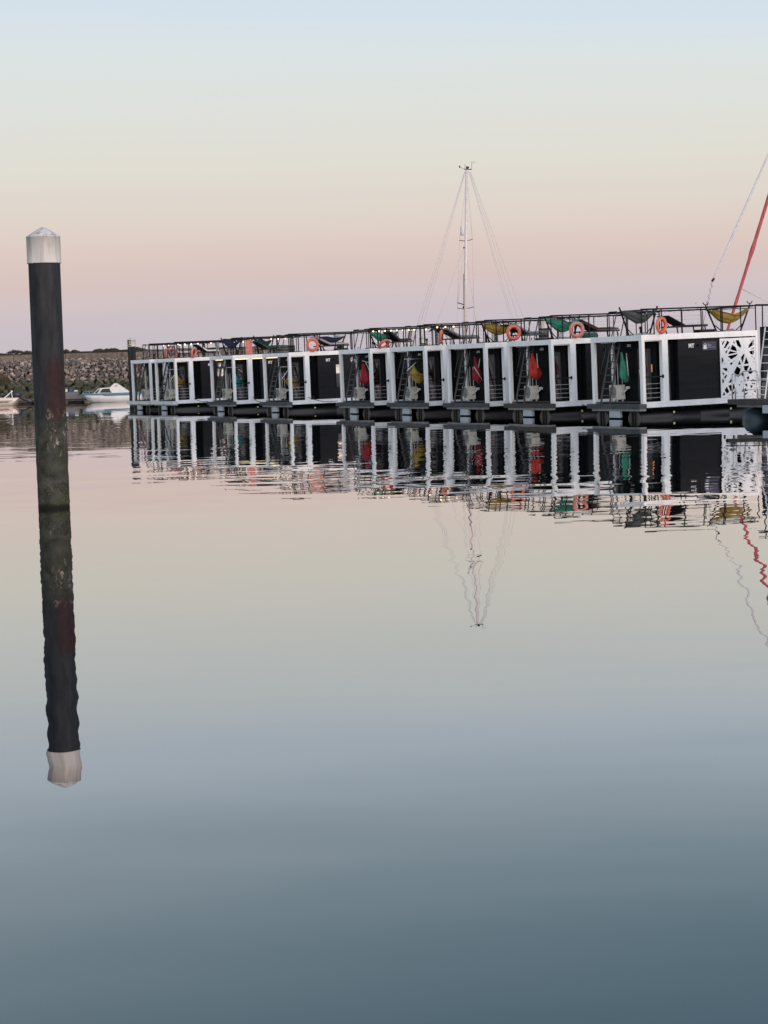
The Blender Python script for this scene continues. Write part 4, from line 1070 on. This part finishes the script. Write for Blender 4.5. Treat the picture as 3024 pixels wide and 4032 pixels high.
stay((1848, 676), (1938, 1496 * .0 + 940)) if False else None
stay((1846, 676), (2075, 1492), 0, -1); stay((1848, 676), (2086, 1492), 0, -1.2); stay((1851, 676), (2122, 1490), 0, 1); stay((1853, 676), (2152, 1488), 0, 1.2)
stay((1836, 700), (1809, 948), 0, -.3); stay((1809, 948), (1800, 1214), -.3, -.4); stay((1800, 1214), (1799, 1490), -.4, -1.2)
stay((1840, 700), (1861, 942), 0, .3); stay((1861, 942), (1866, 1208), .3, .4); stay((1866, 1208), (1868, 1488), .4, 1.2)
stay((1828, 975), (1802, 1193), 0, -.3); stay((1835, 990), (1876, 1280)); stay((1876, 1280), (1884, 1488)); stay((1829, 1220), (1811, 1490), 0, -.8); stay((1831, 1220), (1850, 1490), 0, .8)

# sailboat at the right whose forestays lean into the picture
rD = 90.0
bow = sp3(2780, 1512, rD); o2 = Vector((bow.x, rD, 0))
s2 = thing('sailboat', 'sailboat at the right whose red and white furled sails slant over the yellow hammock', 'sailboat', T(o2))
def Q3(px, py, dy=0.0):
    v = sp3(px, py, rD) - o2; return (v.x, v.y + dy, v.z)
part('hull', hull_mb(12.0, [(0, .05, 1.35, .03, .6, .3), (.15, .9, 1.2, .5, .2, -.2), (.45, 1.8, 1.1, 1.5, .0, -.5), (.8, 1.7, 1.1, 1.4, .0, -.4), (1, 1.3, 1.15, 1.0, .25, .0)]), 'gel', s2)
part('mast', MB().tube((5.6, 0, 1.1), (5.9, 0, 16.5), .10, .08, n=14), 'mast', s2)
def roll(pts, rs, m, name):
    b = MB(); rings = []
    for (p, r_) in zip(pts, rs):
        rings.append([(p[0] + r_ * math.cos(2 * PI * j / 10), p[1] + r_ * math.sin(2 * PI * j / 10), p[2]) for j in range(10)])
    part(name, b.loft(rings), m, s2)
a0, a1 = Q3(2846, 1360), Q3(3300, -110)
pts = []; rs = []
for i in range(61):
    u = i / 60; pts.append([a0[q] + (a1[q] - a0[q]) * u for q in range(3)]); rs.append(.062 + .022 * noise.noise((u * 22, 1, 0)) + .022 * math.sin(PI * u) + (.025 if 0.245 < u < .27 else 0) - .028 * u * (u > .5) * 1.0)
roll(pts, rs, 'redsail', 'furled_sail')
g0, g1 = Q3(2806, 1105), Q3(3330, -80)
pts = []; rs = []
for i in range(61):
    u = i / 60; pts.append([g0[q] + (g1[q] - g0[q]) * u for q in range(3)]); rs.append(.034 + .02 * min(1, u * 6) + .008 * noise.noise((u * 20, 4, 0)) - .02 * u)
roll(pts, rs, 'sail', 'furled_sail')
part('stay', MB().tube(Q3(2806, 1105), Q3(2764, 1300), .016, n=6), 'wire', s2)
b = MB(); pr = None; h0, h1 = Vector(Q3(2806, 1105)), Vector(Q3(2780, 1215))
for i in range(41):
    u = i / 40; c_ = h0.lerp(h1, u); a_ = u * 2 * PI * 4.5; p_ = (c_.x + .05 * math.cos(a_), c_.y + .05 * math.sin(a_), c_.z)
    if pr: b.tube(pr, p_, .008, n=5)
    pr = p_
part('sheet_rope', b, 'rope', s2)
part('sheet_rope', MB().tube(Q3(2803, 1108), Q3(2812, 1096), .055, n=8), 'rope', s2)
part('sheet_rope', MB().tube(Q3(2918, 1136), Q3(3060, 1206), .022, n=6), 'mast', s2)
part('sheet_rope', MB().tube(Q3(2790, 1190), Q3(2832, 1300), .010, n=5), 'wire', s2)
an = point(2757, 100, 0)
t = thing('lamp_pole', 'thin pale pole with a small hooked top, behind the rail left of the yellow hammock', 'pole', T(an))
part('shaft', MB().tube((0, 0, -1), (0, 0, 5.05), .018, n=8), 'mast', t); part('head', MB().tube((-.12, 0, 5.00), (.02, 0, 5.06), .02, n=8).tube((-.12, 0, 5.04), (-.12, 0, 4.95), .03, n=8), 'mast', t)

# ------------------------------------------------------------------ breakwater
XR = sp3(1120, 1400, 196).x
XL = sp3(-260, 1400, 196).x
def slope_z(y, x=0): return (y - 186.0) * .5
tp = 4.0
b = MB()
fade = XR + 6
def bank_pts(x, k):
    h = k * tp
    return [(x, 185.2, -.8), (x, 186.4, -.5), (x, 194, max(-.5, h - .75)), (x, 196.6, max(-.5, h - .45)), (x, 205, max(-.5, h - .3)), (x, 212, -.8)]
b.loft([bank_pts(XL - 20, 1), bank_pts(XR - 3, 1), bank_pts(XR + 5, .1)], False)
tag(part('embankment', b, 'core'), kind='structure')
# parapet wall of concrete sections on the crest
pw = thing('parapet_wall', 'long low concrete parapet wall along the top of the rock breakwater', 'wall', T((0, 196.9, 3.9)))
x = XL - 10; i = 0
while x < XR - 2:
    h = .62 + .07 * R.random()
    part('wall_section', MB().box(x, x + 2.46, 0, .5, -.35, h), 'wall', pw); x += 2.5; i += 1
rg = MB(); gx = XL - 10; ring = []
while gx < XR + 1:
    h = .85 + .16 * noise.noise((gx * .35, 0, 0)) + .08 * noise.noise((gx * 1.7, 3, 0))
    ring.append([(gx, 0, -.5), (gx, .5, h), (gx, 3, h + .03), (gx, 4, -.5)]); gx += .5
rg.loft(ring, False)
o_r = part('earth_bank', rg, 'core', None, None, T((0, 198.4, 3.9))); tag(o_r, kind='structure')

def rock_mb(seed):
    rr = random.Random(seed)
    import bmesh
    bm = bmesh.new(); bmesh.ops.create_icosphere(bm, subdivisions=2, radius=1)
    cuts = [Vector((rr.gauss(0, 1), rr.gauss(0, 1), rr.gauss(0, 1))).normalized() for _ in range(12)]
    lim = [rr.uniform(.42, .80) for _ in cuts]
    for v in bm.verts:
        p = v.co.copy()
        for _ in range(2):
            for c, l in zip(cuts, lim):
                d = p.dot(c)
                if d > l: p -= c * (d - l)
        p += p * .06 * noise.noise(p * 3 + Vector((seed, 0, 0))); v.co = p
    m = MB(); m.v = [tuple(v.co) for v in bm.verts]; m.f = [[v.index for v in f.verts] for f in bm.faces]; m.sm = [False] * len(m.f)
    bm.free(); return m
ROCKS = [rock_mb(s) for s in range(10)]
placed = []
def rock_spots():
    out_ = []
    y = 185.8
    while y < 196.8:
        z = -.25 + 3.75 * (y - 185.8) / 8.2 if y < 194 else 3.5 + .35 * (y - 194) / 2.8
        size = .58 - .28 * min(1, max(0, (z - 1.0) / 1.4))
        x = XL
        while x < XR + 2:
            s = size * R.uniform(.6, 1.3)
            kk = 1 if x < XR - 3 else max(0, (XR + 2 - x) / 5)
            out_.append((x + R.uniform(-.1, .1), y + R.uniform(-.15, .15), z * kk + R.uniform(-.06, .12), s)); x += s * 1.12
        y += size * .95
    return out_
spots = rock_spots()
def vis(s):
    px, py = proj(s[:3]); return -15 < px < 640 and not (100 < px < 255)
front = sorted([s for s in spots if vis(s)], key=lambda s: -s[3] * (1.0 if proj(s[:3])[0] < 540 else .6))[:300]
fs_ = set(front)
small = MB()
for s in spots:
    r_ = R.choice(ROCKS) if s not in fs_ else None
    a, bb, c = R.uniform(0, 6.3), R.uniform(0, 6.3), R.uniform(0, 6.3)
    mt_ = T(s[:3]) @ Matrix.Rotation(a, 4, 'Z') @ Matrix.Rotation(bb, 4, 'X') @ Matrix.Diagonal((s[3] * .80, s[3] * .66, s[3] * .60, 1))
    if s in fs_:
        q = R.randrange(10); z = s[2]
        if z > 2.0: lab, gp_ = 'dry pinkish grey stone in the upper part of the breakwater', 'dry upper breakwater stones'
        elif z > .85: lab, gp_ = 'stone with green weed in the middle belt of the breakwater', 'weedy breakwater stones'
        else: lab, gp_ = 'brownish wet stone at the foot of the breakwater', 'wet lower breakwater stones'
        tag(part('rock', ROCKS[q], 'rock', None, ('rock', q), mt_), lab, 'rock', gp_)
    else: small.add([mt_ @ Vector(v) for v in r_.v], r_.f)
tag(part('rubble', small, 'rock'), 'mass of smaller broken stones filling the breakwater slope', 'rubble', kind='stuff')

def shrub(px, D, z, w_, h_, label, seed, m='bush'):
    if m == 'bush': h_ *= .78; w_ *= 1.25
    rr = random.Random(seed); p = sp3(px, HZ(px), D); p.z = z
    t = thing('shrub', label, 'shrub', T(p), 'low shrubs along the top of the breakwater')
    lv = MB(); st = MB()
    for i in range(int(1100 * w_ * max(.6, h_))):
        a = rr.uniform(0, 2 * PI); q = math.sqrt(rr.random()); zz = rr.random() ** .8
        x, y = q * math.cos(a) * w_ * (1 - .45 * zz), q * math.sin(a) * w_ * .7
        zz *= h_ * (1 - .5 * q * q) * (.8 + .4 * noise.noise((x * 2, y * 2, seed)))
        s = rr.uniform(.035, .075); c = Vector((x, y, zz)); d1 = Vector((rr.gauss(0, 1), rr.gauss(0, 1), rr.gauss(0, 1))).normalized(); d2 = d1.orthogonal().normalized()
        lv.add([c - d1 * s, c + d2 * s * .6, c + d1 * s, c - d2 * s * .6], [(0, 1, 2, 3)])
    for i in range(14):
        a = rr.uniform(0, 2 * PI); q = rr.random() * w_ * .7
        st.tube((q * .2 * math.cos(a), q * .2 * math.sin(a), -.1), (q * math.cos(a), q * .7 * math.sin(a), h_ * rr.uniform(.5, .9)), .018, .006, n=4)
    part('foliage', lv, m, t); part('stem', st, 'twig', t)
shrub(68, 199, 4.70, 1.0, .60, 'broad rounded dark shrub on the wall crest near the left edge', 1)
shrub(118, 199, 4.60, .8, .55, 'dark shrub on the wall crest, partly behind the rusty pile', 2)
shrub(262, 199, 4.70, .5, .42, 'small low shrub on the crest just right of the rusty pile', 3)
shrub(395, 200, 4.70, .7, .40, 'low shrub on the crest above the cabin cruiser bow', 4)
shrub(424, 200, 4.70, .35, .42, 'smallest shrub on the crest, between two lower ones', 5)
shrub(450, 200, 4.70, .7, .45, 'flat shrub on the crest just left of the E pile', 6)
shrub(548, 200, 4.70, .8, .50, 'shrub on the crest rising just right of the E pile', 7)
shrub(10, 190, 1.6, 1.3, 1.4, 'dry brown bush growing among the stones at the left edge', 8, 'twig')
shrub(300, 200, 4.70, .5, .36, 'low dark shrub on the crest, second one right of the rusty pile', 9)

# ------------------------------------------------------------------ render settings
S.render.engine = 'CYCLES'
S.view_settings.view_transform = 'Standard'; S.view_settings.look = 'None'; S.view_settings.exposure = 0; S.view_settings.gamma = 1
S.cycles.max_bounces = 8; S.cycles.glossy_bounces = 4
S.cycles.sample_clamp_indirect = 4
S.render.resolution_x = 768; S.render.resolution_y = 1024
